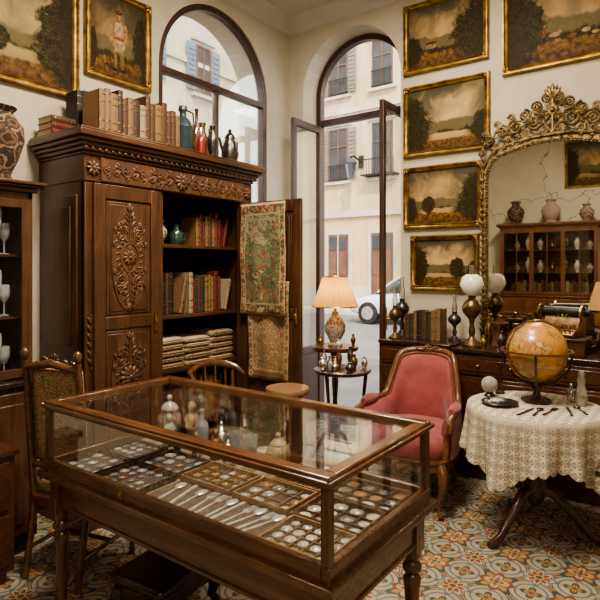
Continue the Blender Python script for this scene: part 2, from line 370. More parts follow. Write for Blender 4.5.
bd=g.m('GREATER_THAN',e,.405); bc=g.mix(g.m('GREATER_THAN',g.noise(ob,30,3,.6,1),.5),(.16,.05,.03),(.36,.26,.12)); bc=g.mix(g.m('GREATER_THAN',g.noise(ob,26,3,.6,1),.57),bc,(.06,.08,.04)); col=g.mix(bd,col,bc)
for a_ in (.40,.488): col=g.mix(g.less(g.m('ABSOLUTE',g.m('SUBTRACT',e,a_)),.008),col,(.36,.27,.14))
g.bsdf(col,.95,0,bump=we,bstr=.3,bdist=.002); M['tap1']=g.mat
M['tap2']=textile('gold_brocade',[(.30,.21,.10),(.24,.14,.06),(.38,.29,.16),(.27,.10,.05),(.30,.22,.10)],18,[((.45,.03),(.18,.115,.05)),((.40,.008),(.40,.30,.15))])
M['tap3']=textile('floral_upholstery',[(.38,.28,.15),(.30,.09,.05),(.42,.33,.19),(.11,.13,.065),(.36,.26,.13)],26)
M['tap4']=textile('folded_cloth',[(.24,.17,.09),(.18,.08,.045),(.30,.23,.13),(.12,.11,.06)],22)
M['ming']=textile('painted_porcelain',[(.40,.31,.20),(.20,.06,.035),(.06,.06,.07),(.45,.36,.23),(.16,.10,.055)],18)
M['ming2']=textile('patterned_porcelain',[(.48,.41,.30),(.26,.08,.04),(.50,.43,.32),(.10,.12,.14)],30)
M['urn']=textile('dark_painted_ceramic',[(.04,.025,.018),(.15,.08,.036),(.05,.033,.024),(.24,.15,.08),(.035,.023,.016)],11)
g=G('terrestrial_globe'); v=g.coord('Object'); n=g.noise(v,7,6,.55,.3); o=g.sep(v)
lat=g.m('ABSOLUTE',g.m('SUBTRACT',g.m('FRACT',g.m('MULTIPLY',o[2],22.0)),.5)); lon=g.m('ABSOLUTE',g.m('SUBTRACT',g.m('FRACT',g.m('MULTIPLY',g.m('ARCTAN2',o[1],o[0]),2.865)),.5))
col=g.ramp(n,[(.0,(.52,.21,.035)),(.47,(.57,.27,.055)),(.49,(.17,.08,.025)),(.505,(.50,.34,.11)),(.58,(.42,.17,.06)),(.66,(.30,.26,.09))])
col=g.mix(g.m('MULTIPLY',g.m('LESS_THAN',g.m('MINIMUM',lat,lon),.03),.5),col,(.16,.07,.02))
g.bsdf(col,.3,0,coat=.4); M['globe']=g.mat
g=G('lace_cloth'); tc=g.n('ShaderNodeTexCoord'); o=g.sep(tc.outputs['UV']); 
fu=g.m('SUBTRACT',g.m('FRACT',o[0]),.5); fv=g.m('SUBTRACT',g.m('FRACT',o[1]),.5)
rr_=g.m('SQRT',g.m('ADD',g.m('MULTIPLY',fu,fu),g.m('MULTIPLY',fv,fv)))
an=g.m('ARCTAN2',fv,fu)
pet=g.m('ADD',.28,g.m('MULTIPLY',g.m('COSINE',g.m('MULTIPLY',an,5.0)),.14))
inp=g.less(rr_,pet); rg=g.m('MULTIPLY',g.less(rr_,.50),g.m('GREATER_THAN',rr_,.43))
mu=g.m('LESS_THAN',g.m('ABSOLUTE',g.m('SUBTRACT',g.m('FRACT',g.m('MULTIPLY',g.m('ADD',o[0],o[1]),6.0)),.5)),.17)
mv=g.m('LESS_THAN',g.m('ABSOLUTE',g.m('SUBTRACT',g.m('FRACT',g.m('MULTIPLY',g.m('SUBTRACT',o[0],o[1]),6.0)),.5)),.17)
solid=g.m('MAXIMUM',g.m('MAXIMUM',inp,rg),g.m('MAXIMUM',mu,mv)); solid=g.m('MAXIMUM',solid,g.m('LESS_THAN',o[1],0.02))
b=g.bsdf(g.mix(inp,(.54,.45,.325),(.68,.60,.46)),.9,0); g.set(b,'Alpha',g.m('MAXIMUM',solid,.14)); M['lace']=g.mat
g=G('pleated_silk_shade'); b=g.bsdf((.56,.37,.15),.8,0); tl=g.n('ShaderNodeBsdfTranslucent'); tl.inputs[0].default_value=(.78,.50,.19,1)
mx=g.n('ShaderNodeMixShader'); mx.inputs[0].default_value=.45; g.nt.links.new(b.outputs[0],mx.inputs[1]); g.nt.links.new(tl.outputs[0],mx.inputs[2]); g.nt.links.new(mx.outputs[0],g.out.inputs[0]); M['shade']=g.mat
BC=[('brown leather',(.10,.043,.02)),('dark brown leather',(.05,.023,.013)),('tan leather',(.24,.135,.062)),('oxblood leather',(.15,.026,.018)),('cream vellum',(.38,.29,.17)),('dark green cloth',(.025,.045,.028)),('black leather',(.02,.016,.014)),('ochre cloth',(.24,.145,.05))]
BM=[mat('book_cover_'+n_.replace(' ','_'),c,tuple(q*.6 for q in c),.6,0,14,.1) for n_,c in BC]
def bookmesh(i):
    b=MB(); b.bb(.06,.94,.03,.97,.025,.975,1); b.bb(0,.07,.0,1,0,1); b.bb(.93,1,0,1,0,1)
    prof=[(0,.05),(.0,.01),(.2,-.02),(.5,-.035),(.8,-.02),(1,.01),(1,.05)]
    b.prism(prof,0,1,0,axis='z')
    for z in (.12,.3,.72,.88): b.prism([(0,.0),(.2,-.03),(.5,-.045),(.8,-.03),(1,.0)],z,z+.018,2,axis='z')
    return b.mesh('book',[BM[i],M['page'],M['brass']])
BK=[bookmesh(i) for i in range(len(BC))]
def book(i,loc,t,d,h,rz,where,group,lean=0):
    o=bpy.data.objects.new('book',BK[i]); COL.objects.link(o); o.location=loc; o.scale=(t,d,h); o.rotation_euler=(0,lean,rz)
    o['label']='old %s book %s'%(BC[i][0],where); o['category']='book'; o['group']=group; return o
def bookrow(x,y,z,L,hmin,hmax,rz,where,group,dep=(.14,.18),pal=None,tm=(.022,.05)):
    s=0; dx,dy=math.cos(rz),math.sin(rz)
    while True:
        t=R.uniform(*tm)
        if s+t>L: break
        i=R.choice(pal or [0,1,2,3,4,6,0,2,7,5])
        book(i,(x+dx*s,y+dy*s,z),t,R.uniform(*dep),R.uniform(hmin,hmax),rz,where,group); s+=t+.002
def leanbook(i,x1,y,z,t,d,h,a,where,group):
    book(i,(x1-t*math.cos(a)-h*math.sin(a),y,z+t*math.sin(a)),t,d,h,0,where,group,lean=a)
def bookstack(x,y,z,n,w,d,where,group,rz=0,pal=None):
    for k in range(n):
        t=R.uniform(.025,.045); i=R.choice(pal or [0,1,2,3,4])
        o=bpy.data.objects.new('book',BK[i]); COL.objects.link(o); o.scale=(t,d,w)
        o.rotation_euler=(Matrix.Rotation(rz+R.uniform(-.06,.06),3,'Z')@Matrix.Rotation(pi/2,3,'Y')).to_euler(); o.location=(x,y,z+t)
        o['label']='old %s book lying flat %s'%(BC[i][0],where); o['category']='book'; o['group']=group; z+=t+.001
    return z
# ------------------------------------------------------------------ carving helpers (plane XZ, facing -Y)
def scroll(b,cx,cz,r,turns,sg,st,th,y=0,m=0,n=22):
    pts=[];rd=[]
    for i in range(n+1):
        f=i/n; a=st+sg*turns*2*pi*f; q=r*(1-.82*f); pts.append((cx+q*math.cos(a),y,cz+q*math.sin(a))); rd.append(th*(1-.45*f))
    b.tube(pts,rd,6,m); b.ell((pts[-1][0],y,pts[-1][2]),th*1.1,m,8,5)
def leaf(b,cx,cz,a,L,w,th,y=0,m=0):
    rot=Matrix.Rotation(-a,3,'Y')
    b.ell((cx+math.cos(a)*L/2,y,cz+math.sin(a)*L/2),(L/2,th,w/2),m,8,6,rot)
def flower(b,cx,cz,r,y=0,m=0,k=8):
    for i in range(k): leaf(b,cx,cz,2*pi*i/k,r,r*.5,r*.22,y,m)
    b.ell((cx,y-r*.1,cz),(r*.28,r*.25,r*.28),m,8,6)
def motif(b,cx,cz,w,h,y=0,m=0,rose=False):
    b.prism([(cx+w*.50*math.cos(a*pi/16),cz+h*.50*math.sin(a*pi/16)) for a in range(32)],y,y+.012)
    if rose:
        flower(b,cx,cz,w*.30,y-.004,m,12); flower(b,cx,cz,w*.17,y-.014,m,8)
        b.tube([(cx+w*.33*math.cos(a*pi/16),y,cz+w*.33*math.sin(a*pi/16)) for a in range(32)],.007,6,closed=True)
    else:
        b.tube([(cx+w*.25*math.cos(a*pi/16),y,cz+w*.34*math.sin(a*pi/16)) for a in range(32)],.007,6,closed=True)
        flower(b,cx,cz,w*.20,y-.002,m,10); 
        for q in (1,-1): leaf(b,cx,cz+q*w*.12,q*pi/2,w*.2,w*.1,.008,y)
    for a in range(18):
        t=a*2*pi/18; leaf(b,cx+w*.27*math.cos(t),cz+w*.36*math.sin(t),t+.6,w*.15,w*.055,.007,y)
    for sg in (1,-1):
        b.tube([(cx,y,cz+sg*w*.34),(cx,y-.003,cz+sg*h*.34),(cx,y,cz+sg*h*.48)],[.007,.006,.003],6,m)
        for (dx,dz,r_,tn,k,th) in ((.24,.21,.15,1.7,1,.007),(.36,.13,.10,1.5,-1,.006),(.16,.31,.11,1.6,-1,.0065),(.28,.30,.07,1.4,1,.005),(.11,.40,.08,1.5,1,.005)):
            for q in (1,-1):
                scroll(b,cx+q*dx*w,cz+sg*dz*h,r_*w,tn,k*q*sg,(pi/2 if k>0 else -pi/2)*sg,th,y,m)
        for i,(dx,dz,a) in enumerate(((.05,.22,1.0),(.07,.26,.6),(.05,.30,.8),(.04,.34,1.1),(.03,.38,.9),(.03,.43,1.25),(.38,.22,1.3),(.43,.09,1.4),(.34,.27,1.9),(.20,.25,.3),(.30,.17,2.4))):
            for q in (1,-1):
                aa=sg*a; aa=aa if q>0 else pi-aa
                leaf(b,cx+q*dx*w,cz+sg*dz*h,aa,w*.17,w*.052,.008,y-.002,m)
        leaf(b,cx,cz+sg*h*.42,pi/2*sg,h*.10,w*.10,.010,y,m)
def frieze(b,x0,x1,cz,h,y=0,m=0):
    b.bb(x0-.02,x1+.02,y,y+.012,cz-h*.55,cz+h*.55)
    cx=(x0+x1)/2; flower(b,cx,cz,h*.5,y-.004,m,10)
    n=8; L=(x1-x0)/2-h*.5
    for q in (1,-1):
        for i in range(n):
            x=cx+q*(h*.6+L*(i+.5)/n); sc=1-.04*i; up=1 if i%2 else -1
            scroll(b,x,cz+up*h*.05,h*.38*sc,1.5,q*up,pi if q>0 else 0,h*.065,y,m)
            for a in (.5,-.5,1.1,-1.1): leaf(b,x-q*h*.2,cz-up*h*.1,(0 if q>0 else pi)+a,h*.5*sc,h*.15,h*.06,y,m)
def turned(b,x,y,z0,z1,r,m=0,n=14):
    H=z1-z0; pr=[(.0,0),(.45,0),(.6,.02),(.5,.05),(.75,.08),(.5,.11),(.55,.14),(.62,.3),(.72,.5),(.8,.62),(.95,.7),(.6,.73),(1,.76),(1,.79),(.7,.82),(.9,.85),(1,.86),(1,1),(0,1)]
    b.lathe([(a*r,z0+q*H) for a,q in pr],n,(x,y,0),m)
# ================================================================== ROOM
XB=4.6; YA=3.52; H=4.2; X0=-1.6; Y0=-2.2
b=MB(); b.bb(X0,XB+.35,Y0,YA+.35,-.1,0); struct('floor',b,M['tile'],label='patterned encaustic cement tile floor')
b=MB(); b.bb(X0-.2,XB+.35,Y0-.2,YA+.35,H,H+.15); struct('ceiling',b,M['ceil'])
def arcpts(x0,x1,sp,n=28,r=None):
    c=(x0+x1)/2; r=(x1-x0)/2
    return [(c-r*math.cos(pi*i/n),sp+r*math.sin(pi*i/n)) for i in range(n+1)]
wx0,wx1,wsp=2.87,4.24,3.27
b=MB()
arc=arcpts(wx0,wx1,wsp)
b.bb(X0,wx0,YA,YA+.35,0,H); b.bb(wx1,XB+.35,YA,YA+.35,0,H); b.bb(wx0,wx1,YA,YA+.35,0,.95)
for (xa,za),(xb,zb) in zip(arc,arc[1:]): b.prism([(xa,za),(xb,zb),(xb,H),(xa,H)],YA,YA+.35)
struct('wall_north',b,M['plaster'])
dy0,dy1,dsp=2.22,3.33,3.42
b=MB(); arc=arcpts(dy0,dy1,dsp)
b.bb(XB,XB+.35,Y0,dy0,0,H); b.bb(XB,XB+.35,dy1,YA,0,H)
for (xa,za),(xb,zb) in zip(arc,arc[1:]): b.prism([(xa,za),(xb,zb),(xb,H),(xa,H)],XB,XB+.35,axis='x')
struct('wall_east',b,M['plaster'])
b=MB(); b.bb(X0-.2,X0,Y0-.2,YA+.35,0,H); struct('wall_west',b,M['plasterk'])
b=MB(); b.bb(X0,XB+.35,Y0-.2,Y0,0,H); struct('wall_south',b,M['plaster'])
b=MB(); pr=[(0,0),(0,-.14),(.025,-.13),(.03,-.10),(.07,-.05),(.10,-.03),(.12,0)]
b.prism([(YA-p,H+q) for p,q in pr],X0,XB,axis='x'); struct('trim_1',b,M['ceil'],label='plaster crown moulding')
b=MB(); b.prism([(XB-p,H+q) for p,q in pr],Y0,YA,axis='y'); struct('trim_2',b,M['ceil'],label='plaster crown moulding')
b=MB(); b.bb(X0,XB,YA-.02,YA,0,.14); struct('baseboard_north',b,M['frame'])
b=MB(); b.bb(XB-.02,XB,Y0,dy0,0,.14); struct('baseboard_east',b,M['frame'])
def inset(pts,c,sp,w,r):
    return [((x-c)*(r-w)/r+c,(z-sp)*(r-w)/r+sp) for x,z in pts]
b=MB(); arc=arcpts(wx0,wx1,wsp); c=(wx0+wx1)/2; r=(wx1-wx0)/2; w=.05
outer=[(wx0,.95)]+arc+[(wx1,.95)]; inn=[(wx0+w,.95)]+inset(arc,c,wsp,w,r)+[(wx1-w,.95)]
b.band(outer,inn,YA+.01,YA+.08)
b.bb(wx0+w,wx1-w,YA+.015,YA+.075,.95,1.03); b.bb(wx0+w,wx1-w,YA+.01,YA+.08,wsp-.06,wsp-.01)
b.bb(c-.018,c+.018,YA+.02,YA+.07,1.03,wsp-.06)
w1=struct('window_1',b,M['frame'],.004,label='arched window with dark brown wooden frame')
b=MB(); b.prism([(wx0+.03,1.0)]+[(x,z) for x,z in inset(arc,c,wsp,.03,r)]+[(wx1-.03,1.0)],YA+.045,YA+.051)
P(w1,'glass_pane',b,M['pane'])
xa,xb_=XB+.24,XB+.32
b=MB(); arc=arcpts(dy0,dy1,dsp); c=(dy0+dy1)/2; r=(dy1-dy0)/2; w=.055
outer=[(dy0,0)]+arc+[(dy1,0)]; inn=[(dy0+w,0)]+inset(arc,c,dsp,w,r)+[(dy1-w,0)]
b.band(outer,inn,xa,xb_,axis='x'); b.bb(xa,xb_,dy0+w,dy1-w,3.12,3.18); b.bb(xa,xb_,dy0+w,dy1-w,0,.03)
w2=struct('window_2',b,M['frame'],.004,label='arched doorway frame with fanlight in dark wood')
b=MB(); b.prism([(dy0+.03,3.16),(dy0+.03,dsp)]+inset(arc,c,dsp,.03,r)+[(dy1-.03,dsp),(dy1-.03,3.16)],xa+.037,xa+.043,axis='x')
P(w2,'glass_pane',b,M['pane'])
def leafdoor(name,y):
    b=MB(); x0,x1=XB+.22-.50,XB+.22; t=.045
    b.bb(x0,x0+.05,y,y+t,.03,3.1); b.bb(x1-.05,x1,y,y+t,.03,3.1)
    for z0,z1 in ((.03,.16),(.72,.79),(3.03,3.1)): b.bb(x0+.05,x1-.05,y,y+t,z0,z1)
    b.bb(x0+.05,x1-.05,y+.015,y+.03,.16,.72)
    d=struct(name,b,M['frame'],.004,label='tall glazed casement door leaf swung open inward')
    b=MB(); b.bb(x0+.045,x1-.045,y+.02,y+.025,.78,3.04); P(d,'glass_pane',b,M['pane'])
    b=MB(); b.tube([(x0+.03,y,1.15),(x0+.03,y-.04,1.15),(x0+.10,y-.045,1.15)],.008,8); b.tube([(x0+.03,y-.006,1.05),(x0+.03,y-.006,1.25)],.012,8); P(d,'door_handle',b,M['brass'])
leafdoor('door_1',dy1-.09); leafdoor('door_2',dy0+.03)
# ================================================================== OUTSIDE
def fac(name,top,low,zl):
    g=G(name); v=g.coord('Object'); o=g.sep(v); n=g.noise(v,.9,7,.65); n2=g.noise(g.coord('Object',(3,3,.4)),1.5,5)
    col=g.mix(g.less(o[2],zl),top,low); col=g.mix(g.hi(n,.44,3),col,tuple(q*.70 for q in top))
    col=g.mix(g.hi(n2,.50,3),col,tuple(q*.66 for q in top)); g.bsdf(col,.9); return g.mat
M['fac1']=fac('weathered_cream_facade',(.60,.445,.245),(.62,.42,.20),3.6)
M['fac2']=fac('pale_facade',(.56,.47,.33),(.54,.43,.28),3.6)
M['facb']=mat('stone_base',(.56,.49,.38),(.42,.36,.27),.9,0,1)
M['shut']=mat('grey_blue_shutter',(.16,.21,.23),(.12,.16,.18),.7,0,3)
M['shutc']=mat('beige_grey_shutter',(.22,.18,.135),(.17,.135,.10),.7,0,3)
M['shutb']=mat('brown_door_paint',(.16,.075,.038),(.11,.05,.026),.7,0,3)
M['dark']=mat('dark_window_glass',(.04,.045,.05),(.08,.08,.08),.12,0,1)
M['asph']=mat('street_paving',(.19,.175,.155),(.13,.12,.105),.85,0,1.5)
b=MB(); b.bb(5.0,30,-8,34,-.12,-.02); S('street','grey paved city street outside the shop','street',b,M['asph'])
b=MB(); b.bb(-8,5.0,3.9,34,-.12,-.02); S('street','grey paved side street outside the shop','street',b,M['asph'])
b=MB(); b.bb(16.2,17.55,-8,27.5,-.02,.12); S('pavement','raised stone pavement along the opposite building','pavement',b,M['facb'])
def facade(name,label,m0,L,Ht,cols,rows,sm,ground,loc,rz,ww=1.0,sw=.52,alt=False):
    t=T(name,label,'building',loc,rz)
    b=MB(); b.bb(0,L,0,4,0,Ht); P(t,'facade_wall',b,m0)
    b=MB(); b.bb(0,L,-.05,0,0,.9); b.bb(0,L,-.12,0,3.55,3.75); b.bb(0,L,-.08,0,7.55,7.7); b.bb(-.2,L+.2,-.4,4,Ht,Ht+.3); b.bb(0,.3,-.06,0,.9,Ht); P(t,'stone_band',b,M['facb'])
    for ci,cx in enumerate(cols):
        for ri,(cz,h) in enumerate(rows):
            w=ww
            b=MB(); b.bb(cx-w/2-.1,cx+w/2+.1,-.05,0,cz-h/2-.12,cz+h/2+.12,0); b.bb(cx-w/2,cx+w/2,-.06,0,cz-h/2,cz+h/2,1)
            b.bb(cx-w/2-.16,cx+w/2+.16,-.16,0,cz-h/2-.18,cz-h/2-.08,0); b.bb(cx-w/2-.16,cx+w/2+.16,-.14,0,cz+h/2+.12,cz+h/2+.2,0)
            for q in (-w/2+.03,-.0,w/2-.03): b.bb(cx+q-.03,cx+q+.03,-.09,-.05,cz-h/2,cz+h/2,2)
            for q in (-.5,.15,.5): b.bb(cx-w/2,cx+w/2,-.085,-.05,cz+q*h-.025,cz+q*h+.025,2)
            P(t,'window',b,[M['facb'],M['dark'],M['shutb']])
            if not alt or ci%2==1:
                for sg in (1,-1):
                    b=MB(); xx=cx+sg*(w/2+sw/2+.02); b.bb(xx-sw/2,xx+sw/2,-.10,-.06,cz-h/2,cz+h/2)
                    k=int(h/.16)
                    for i in range(k): b.bb(xx-sw/2+.05,xx+sw/2-.05,-.125,-.095,cz-h/2+.1+i*(h-.15)/k,cz-h/2+.17+i*(h-.15)/k)
                    P(t,'shutter',b,sm)
            if alt:
                bw=w/2+(.25 if ri==0 and ci%2==0 else 0); bd=.5 if ri==0 and ci%2==0 else .15
                b=MB()
                for i in range(int(2*bw/.11)+1): b.tube([(cx-bw+.03+i*.11,-bd,cz-h/2),(cx-bw+.03+i*.11,-bd,cz-h/2+.55)],.012,5)
                b.bb(cx-bw,cx+bw,-bd-.015,-bd+.015,cz-h/2+.53,cz-h/2+.57); b.bb(cx-bw,cx+bw,-bd-.015,-.0,cz-h/2-.03,cz-h/2+.02); P(t,'window_railing',b,M['iron'])
        if ground:
            b=MB(); b.bb(cx-.6,cx+.6,-.06,0,0,3.1,0); b.bb(cx-.45,cx+.45,-.09,-.05,0,2.9,1); b.bb(cx-.02,cx+.02,-.11,-.08,0,2.9,0)
            for sx in (-.22,.22):
                for z0,z1 in ((.2,1.2),(1.35,2.2)): b.bb(cx+sx-.15,cx+sx+.15,-.115,-.08,z0,z1,1)
                b.bb(cx+sx-.15,cx+sx+.15,-.115,-.08,2.3,2.8,2)
            P(t,'street_door',b,[M['facb'],M['shutb'],M['dark']],label='brown panelled double street door')
    return t
facade('apartment_building','weathered cream apartment building across the street with shuttered windows',M['fac1'],36,15,[28-q for q in (5.2,7.3,9.4,11.3,13.4,15.4)],[(6.0,1.95),(9.2,1.7),(12.3,1.6)],M['shutc'],True,(18,28,0),-pi/2,.85,.34,True)
facade('apartment_building','pale plastered apartment building with grey blue louvred shutters',M['fac2'],19,15,[17.4,15.3,13.2,11.1],[(4.4,1.6),(7.5,1.35),(10.6,1.3)],M['shut'],True,(-6,12,0),0,.6,.34)
t=T('car','white compact car parked along the street','car',(14.6,6.35,-.02),pi/2)
def csec(x,hw,z0,z1,n=20,p=.45,top=1.0):
    out=[]
    for i in range(n):
        a=2*pi*i/n; c=math.cos(a); s_=math.sin(a)
        zz=(z0+z1)/2+(z1-z0)/2*math.copysign(abs(s_)**p,s_)
        out.append((x,hw*(1+(top-1)*max(0,s_))*math.copysign(abs(c)**p,c),zz))
    return out
carp=mat('white_car_paint',(.66,.67,.68),(.60,.61,.62),.2,0,1,coat=.8)
b=MB(); b.loft([csec(x,h,a,c) for x,h,a,c in ((-2.05,.62,.42,.78),(-2.0,.76,.30,.92),(-1.6,.84,.24,.98),(-.6,.86,.20,.96),(.6,.86,.20,.94),(1.2,.84,.22,.88),(1.75,.80,.24,.78),(2.0,.70,.30,.68),(2.08,.55,.38,.60))]); P(t,'car_body',b,carp)
b=MB(); b.loft([csec(x,h,a,c,p=.6,top=.86) for x,h,a,c in ((-1.85,.70,.90,.96),(-1.5,.76,.90,1.30),(-.9,.78,.90,1.43),(.1,.78,.88,1.43),(.5,.76,.86,1.34),(1.15,.70,.84,.92))]); P(t,'car_window',b,M['dark'])
b=MB(); b.loft([csec(x,h,a,c,p=.6) for x,h,a,c in ((-1.5,.60,1.26,1.32),(-.9,.68,1.36,1.45),(.1,.68,1.37,1.45),(.45,.60,1.33,1.37))])
for sg in (-1,1):
    b.tube([(1.1,sg*.66,.92),(.45,sg*.64,1.35),(-.9,sg*.67,1.42),(-1.75,sg*.66,.98)],.035,6); b.tube([(-.25,sg*.76,.9),(-.3,sg*.67,1.42)],.035,6)
P(t,'car_roof',b,carp)
for sx in (-1.3,1.32):
    for sy in (-.76,.76):
        b=MB(); b.M=Matrix.Rotation(pi/2,4,'X'); b.lathe([(0,-.12),(.2,-.12),(.31,-.11),(.33,0),(.31,.11),(.2,.12),(0,.12)],22); d=P(t,'wheel',b,M['iron'],(sx,sy,.33))
        b=MB(); b.M=Matrix.Rotation(pi/2,4,'X'); b.lathe([(0,-.13),(.19,-.125),(.19,.125),(0,.13)],16); P(d,'hubcap',b,M['silver'])
for sy in (-.55,.55):
    b=MB(); b.ell((1.93,sy,.60),(.13,.15,.07)); P(t,'headlight',b,M['milk'])
b=MB(); b.bb(2.03,2.10,-.3,.3,.34,.46); P(t,'grille',b,M['iron'],bevel=.01)
t=T('wall_lantern','black iron lantern on a bracket on the facade across the street','lantern',(17.93,10.3,5.6))
b=MB(); b.tube([(0.05,0,0),(-.5,0,.15),(-.75,0,.05)],.04,6); b.bb(0,.06,-.1,.1,-.2,.25); P(t,'bracket',b,M['iron'])
b=MB(); b.lathe([(0,-.75),(.1,-.7),(.2,-.2),(.24,-.15),(.08,.0),(0,.06)],6,(-.75,0,0),smooth=False); P(t,'lantern_body',b,M['dark'])
# ================================================================== PICTURES
def frame_b(w,h,fw,d):
    b=MB(); prof=[(0,0),(0,-d*.6),(fw*.12,-d),(fw*.3,-d),(fw*.42,-d*.62),(fw*.6,-d*.5),(fw*.78,-d*.72),(fw*.9,-d*.6),(fw,-d*.25),(fw,0)]
    cs=[(-w/2,-h/2),(w/2,-h/2),(w/2,h/2),(-w/2,h/2)]; sg=[(1,1),(-1,1),(-1,-1),(1,-1)]
    vs=[];fs=[];n=len(prof)
    for (cx,cz),(sx,sz) in zip(cs,sg):
        for p,y in prof: vs.append((cx+sx*p,y,cz+sz*p))
    for k in range(4):
        a=k*n; c=((k+1)%4)*n
        for i in range(n-1): fs.append((a+i,a+i+1,c+i+1,c+i))
    b.add(vs,fs)
    for (cx,cz),(sx,sz) in zip(cs,sg):
        for a in (0.1,.8,1.47): leaf(b,cx+sx*fw*.35,cz+sz*fw*.35,math.atan2(math.sin(a)*sz,math.cos(a)*sx),fw*1.1,fw*.4,d*.25,-d*.85)
    return b
def painting(label,lo,w,h,m,rz,fw=.05,fm='gold'):
    t=T('framed_painting',label,'painting',lo,rz)
    P(t,'picture_frame',frame_b(w,h,fw,.045),M[fm],label='gilded moulded frame')
    b=MB(); b.bb(-w/2+fw*.9,w/2-fw*.9,-.014,-.004,-h/2+fw*.9,h/2-fw*.9); P(t,'canvas',b,m); return t
yf=YA-.002; xf=XB-.002
painting('gilt-framed oil landscape with dark trees and river on cream wall',(1.63,yf,3.19),1.05,.84,landscape('landscape_hills',3,sky=(.46,.39,.23),skyb=(.16,.165,.13),side=1,mass=.26,third=(.45,.30,.12,.10)),0,.055)
fig=[(.5,.12,.24,.05,(.12,.07,.035)),(.56,.24,.032,.16,(.30,.22,.13)),(.435,.24,.032,.16,(.30,.22,.13)),(.575,.09,.045,.02,(.03,.02,.015)),(.42,.09,.045,.02,(.03,.02,.015)),
  (.50,.43,.115,.11,(.52,.42,.27)),(.50,.58,.09,.14,(.60,.50,.34)),(.50,.49,.095,.022,(.34,.12,.05)),(.62,.58,.04,.12,(.50,.34,.18)),(.38,.57,.036,.13,(.50,.34,.18)),(.345,.45,.026,.028,(.42,.26,.16)),(.665,.48,.026,.028,(.42,.26,.16)),
  (.50,.72,.03,.03,(.40,.25,.14)),(.50,.775,.038,.045,(.46,.29,.17)),(.50,.815,.052,.022,(.06,.03,.018)),(.50,.835,.03,.022,(.30,.08,.04)),(.84,.16,.08,.09,(.22,.13,.06))]
painting('gilt-framed oil painting of a standing figure in cream coat',(2.485,yf,3.32),.57,.68,landscape('figure_scene',5,sky=(.30,.23,.13),skyb=(.09,.08,.055),water=False,side=1,mass=.24,blobs=fig),0,.05)
painting('gilt-framed oil landscape of woods and a cottage on cream wall',(xf,1.795,3.665),.77,.63,landscape('landscape_woods',8,sky=(.52,.40,.22),side=1,mass=.40,water=False,blobs=[(.32,.32,.07,.04,(.44,.33,.19)),(.32,.375,.085,.022,(.15,.07,.035))]),-pi/2)
painting('gilt-framed oil landscape with lake and tall trees on cream wall',(xf,1.79,2.92),.78,.64,landscape('landscape_lake',14,sky=(.62,.50,.30),side=0,mass=.30),-pi/2)
painting('gilt-framed oil landscape with river valley at dusk on cream wall',(xf,1.82,2.23),.72,.56,landscape('landscape_river',22,sky=(.56,.43,.24),side=1,mass=.26,third=(.30,.36,.10,.16)),-pi/2,.048)
painting('small gilt-framed dark river landscape above the console',(xf,1.80,1.645),.62,.49,landscape('landscape_dusk',37,sky=(.60,.48,.28),side=0,mass=.22,third=(.72,.40,.13,.22)),-pi/2,.048)
painting('large gilt-framed pastoral oil painting with animals above the mirror',(xf,.80,3.57),1.0,.80,landscape('pastoral_scene',47,sky=(.46,.35,.19),side=0,mass=.30,water=False,blobs=[(.38,.28,.045,.026,(.52,.42,.26)),(.425,.305,.014,.016,(.52,.42,.26)),(.52,.23,.036,.024,(.26,.13,.06)),(.63,.26,.036,.024,(.50,.40,.26)),(.30,.33,.015,.05,(.34,.09,.05)),(.30,.395,.010,.014,(.45,.3,.18)),(.70,.22,.03,.02,(.46,.36,.22))]),-pi/2,.055)
painting('gilt-framed oil landscape hanging on the opposite cream wall',(X0+.002,1.57,3.45),.75,.85,landscape('landscape_opposite',51,sky=(.5,.4,.22),side=1),pi/2)
# ================================================================== ARMOIRE
A=(1.88,3.0,0); W=1.5; D=.5
t=T('wardrobe','large carved walnut armoire with open door and shelves','wardrobe',A)
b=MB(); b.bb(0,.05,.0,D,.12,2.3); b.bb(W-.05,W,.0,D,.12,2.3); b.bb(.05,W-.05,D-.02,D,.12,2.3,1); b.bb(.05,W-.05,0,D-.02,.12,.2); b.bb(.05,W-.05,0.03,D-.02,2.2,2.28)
b.bb(-.03,W+.03,-.03,D,0,.12); b.bb(-.015,W+.015,-.015,D,.12,.15)
b.bb(0,.09,-.012,.03,.15,2.13); b.bb(W-.12,W,-.012,.03,.15,2.13); b.bb(.54,.60,-.005,.03,.2,2.13)
b.bb(0,W,-.012,.04,.15,.22)
for z0,z1 in ((.25,.95),(1.05,2.05)):
    b.bb(-.012,0,.06,.44,z0,z1); b.bb(-.022,-.01,.12,.38,z0+.07,z1-.07)
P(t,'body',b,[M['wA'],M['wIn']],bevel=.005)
b=MB(); b.bb(-.01,W+.01,-.02,D,2.13,2.29); 
P(t,'frieze',b,M['wAx'],bevel=.004)
b=MB(); frieze(b,.12,W-.12,2.21,.13,-.030)
for x in (.05,W-.05): flower(b,x,2.21,.05,-.028)
P(t,'frieze_carving',b,M['carve'])
b=MB()
for z in [1.0+.05*i for i in range(6)]:
    for a in (pi/2+.5,pi/2-.5): leaf(b,.045,z,a,.06,.022,.008,-.018)
b.bb(.03,.06,-.02,-.012,.98,1.32); P(t,'stile_carving',b,M['carve'])
b=MB()
for i,(o,z0,z1) in enumerate([(.015,2.29,2.31),(.03,2.31,2.335),(.045,2.335,2.36),(.065,2.36,2.385),(.085,2.385,2.425),(.075,2.425,2.44)]): b.bb(-o,W+o,-.02-o,D,z0,z1)
for i in range(34): x=-.02+i*(W+.04)/33; b.bb(x-.012,x+.012,-.062,-.04,2.312,2.334)
P(t,'cornice',b,M['wAx'],bevel=.006)
for z in (.87,1.26,1.77,.5):
    b=MB(); b.bb(.05,W-.05,.04,D-.02,z-.025,z); P(t,'shelf',b,M['wAx'],bevel=.003)
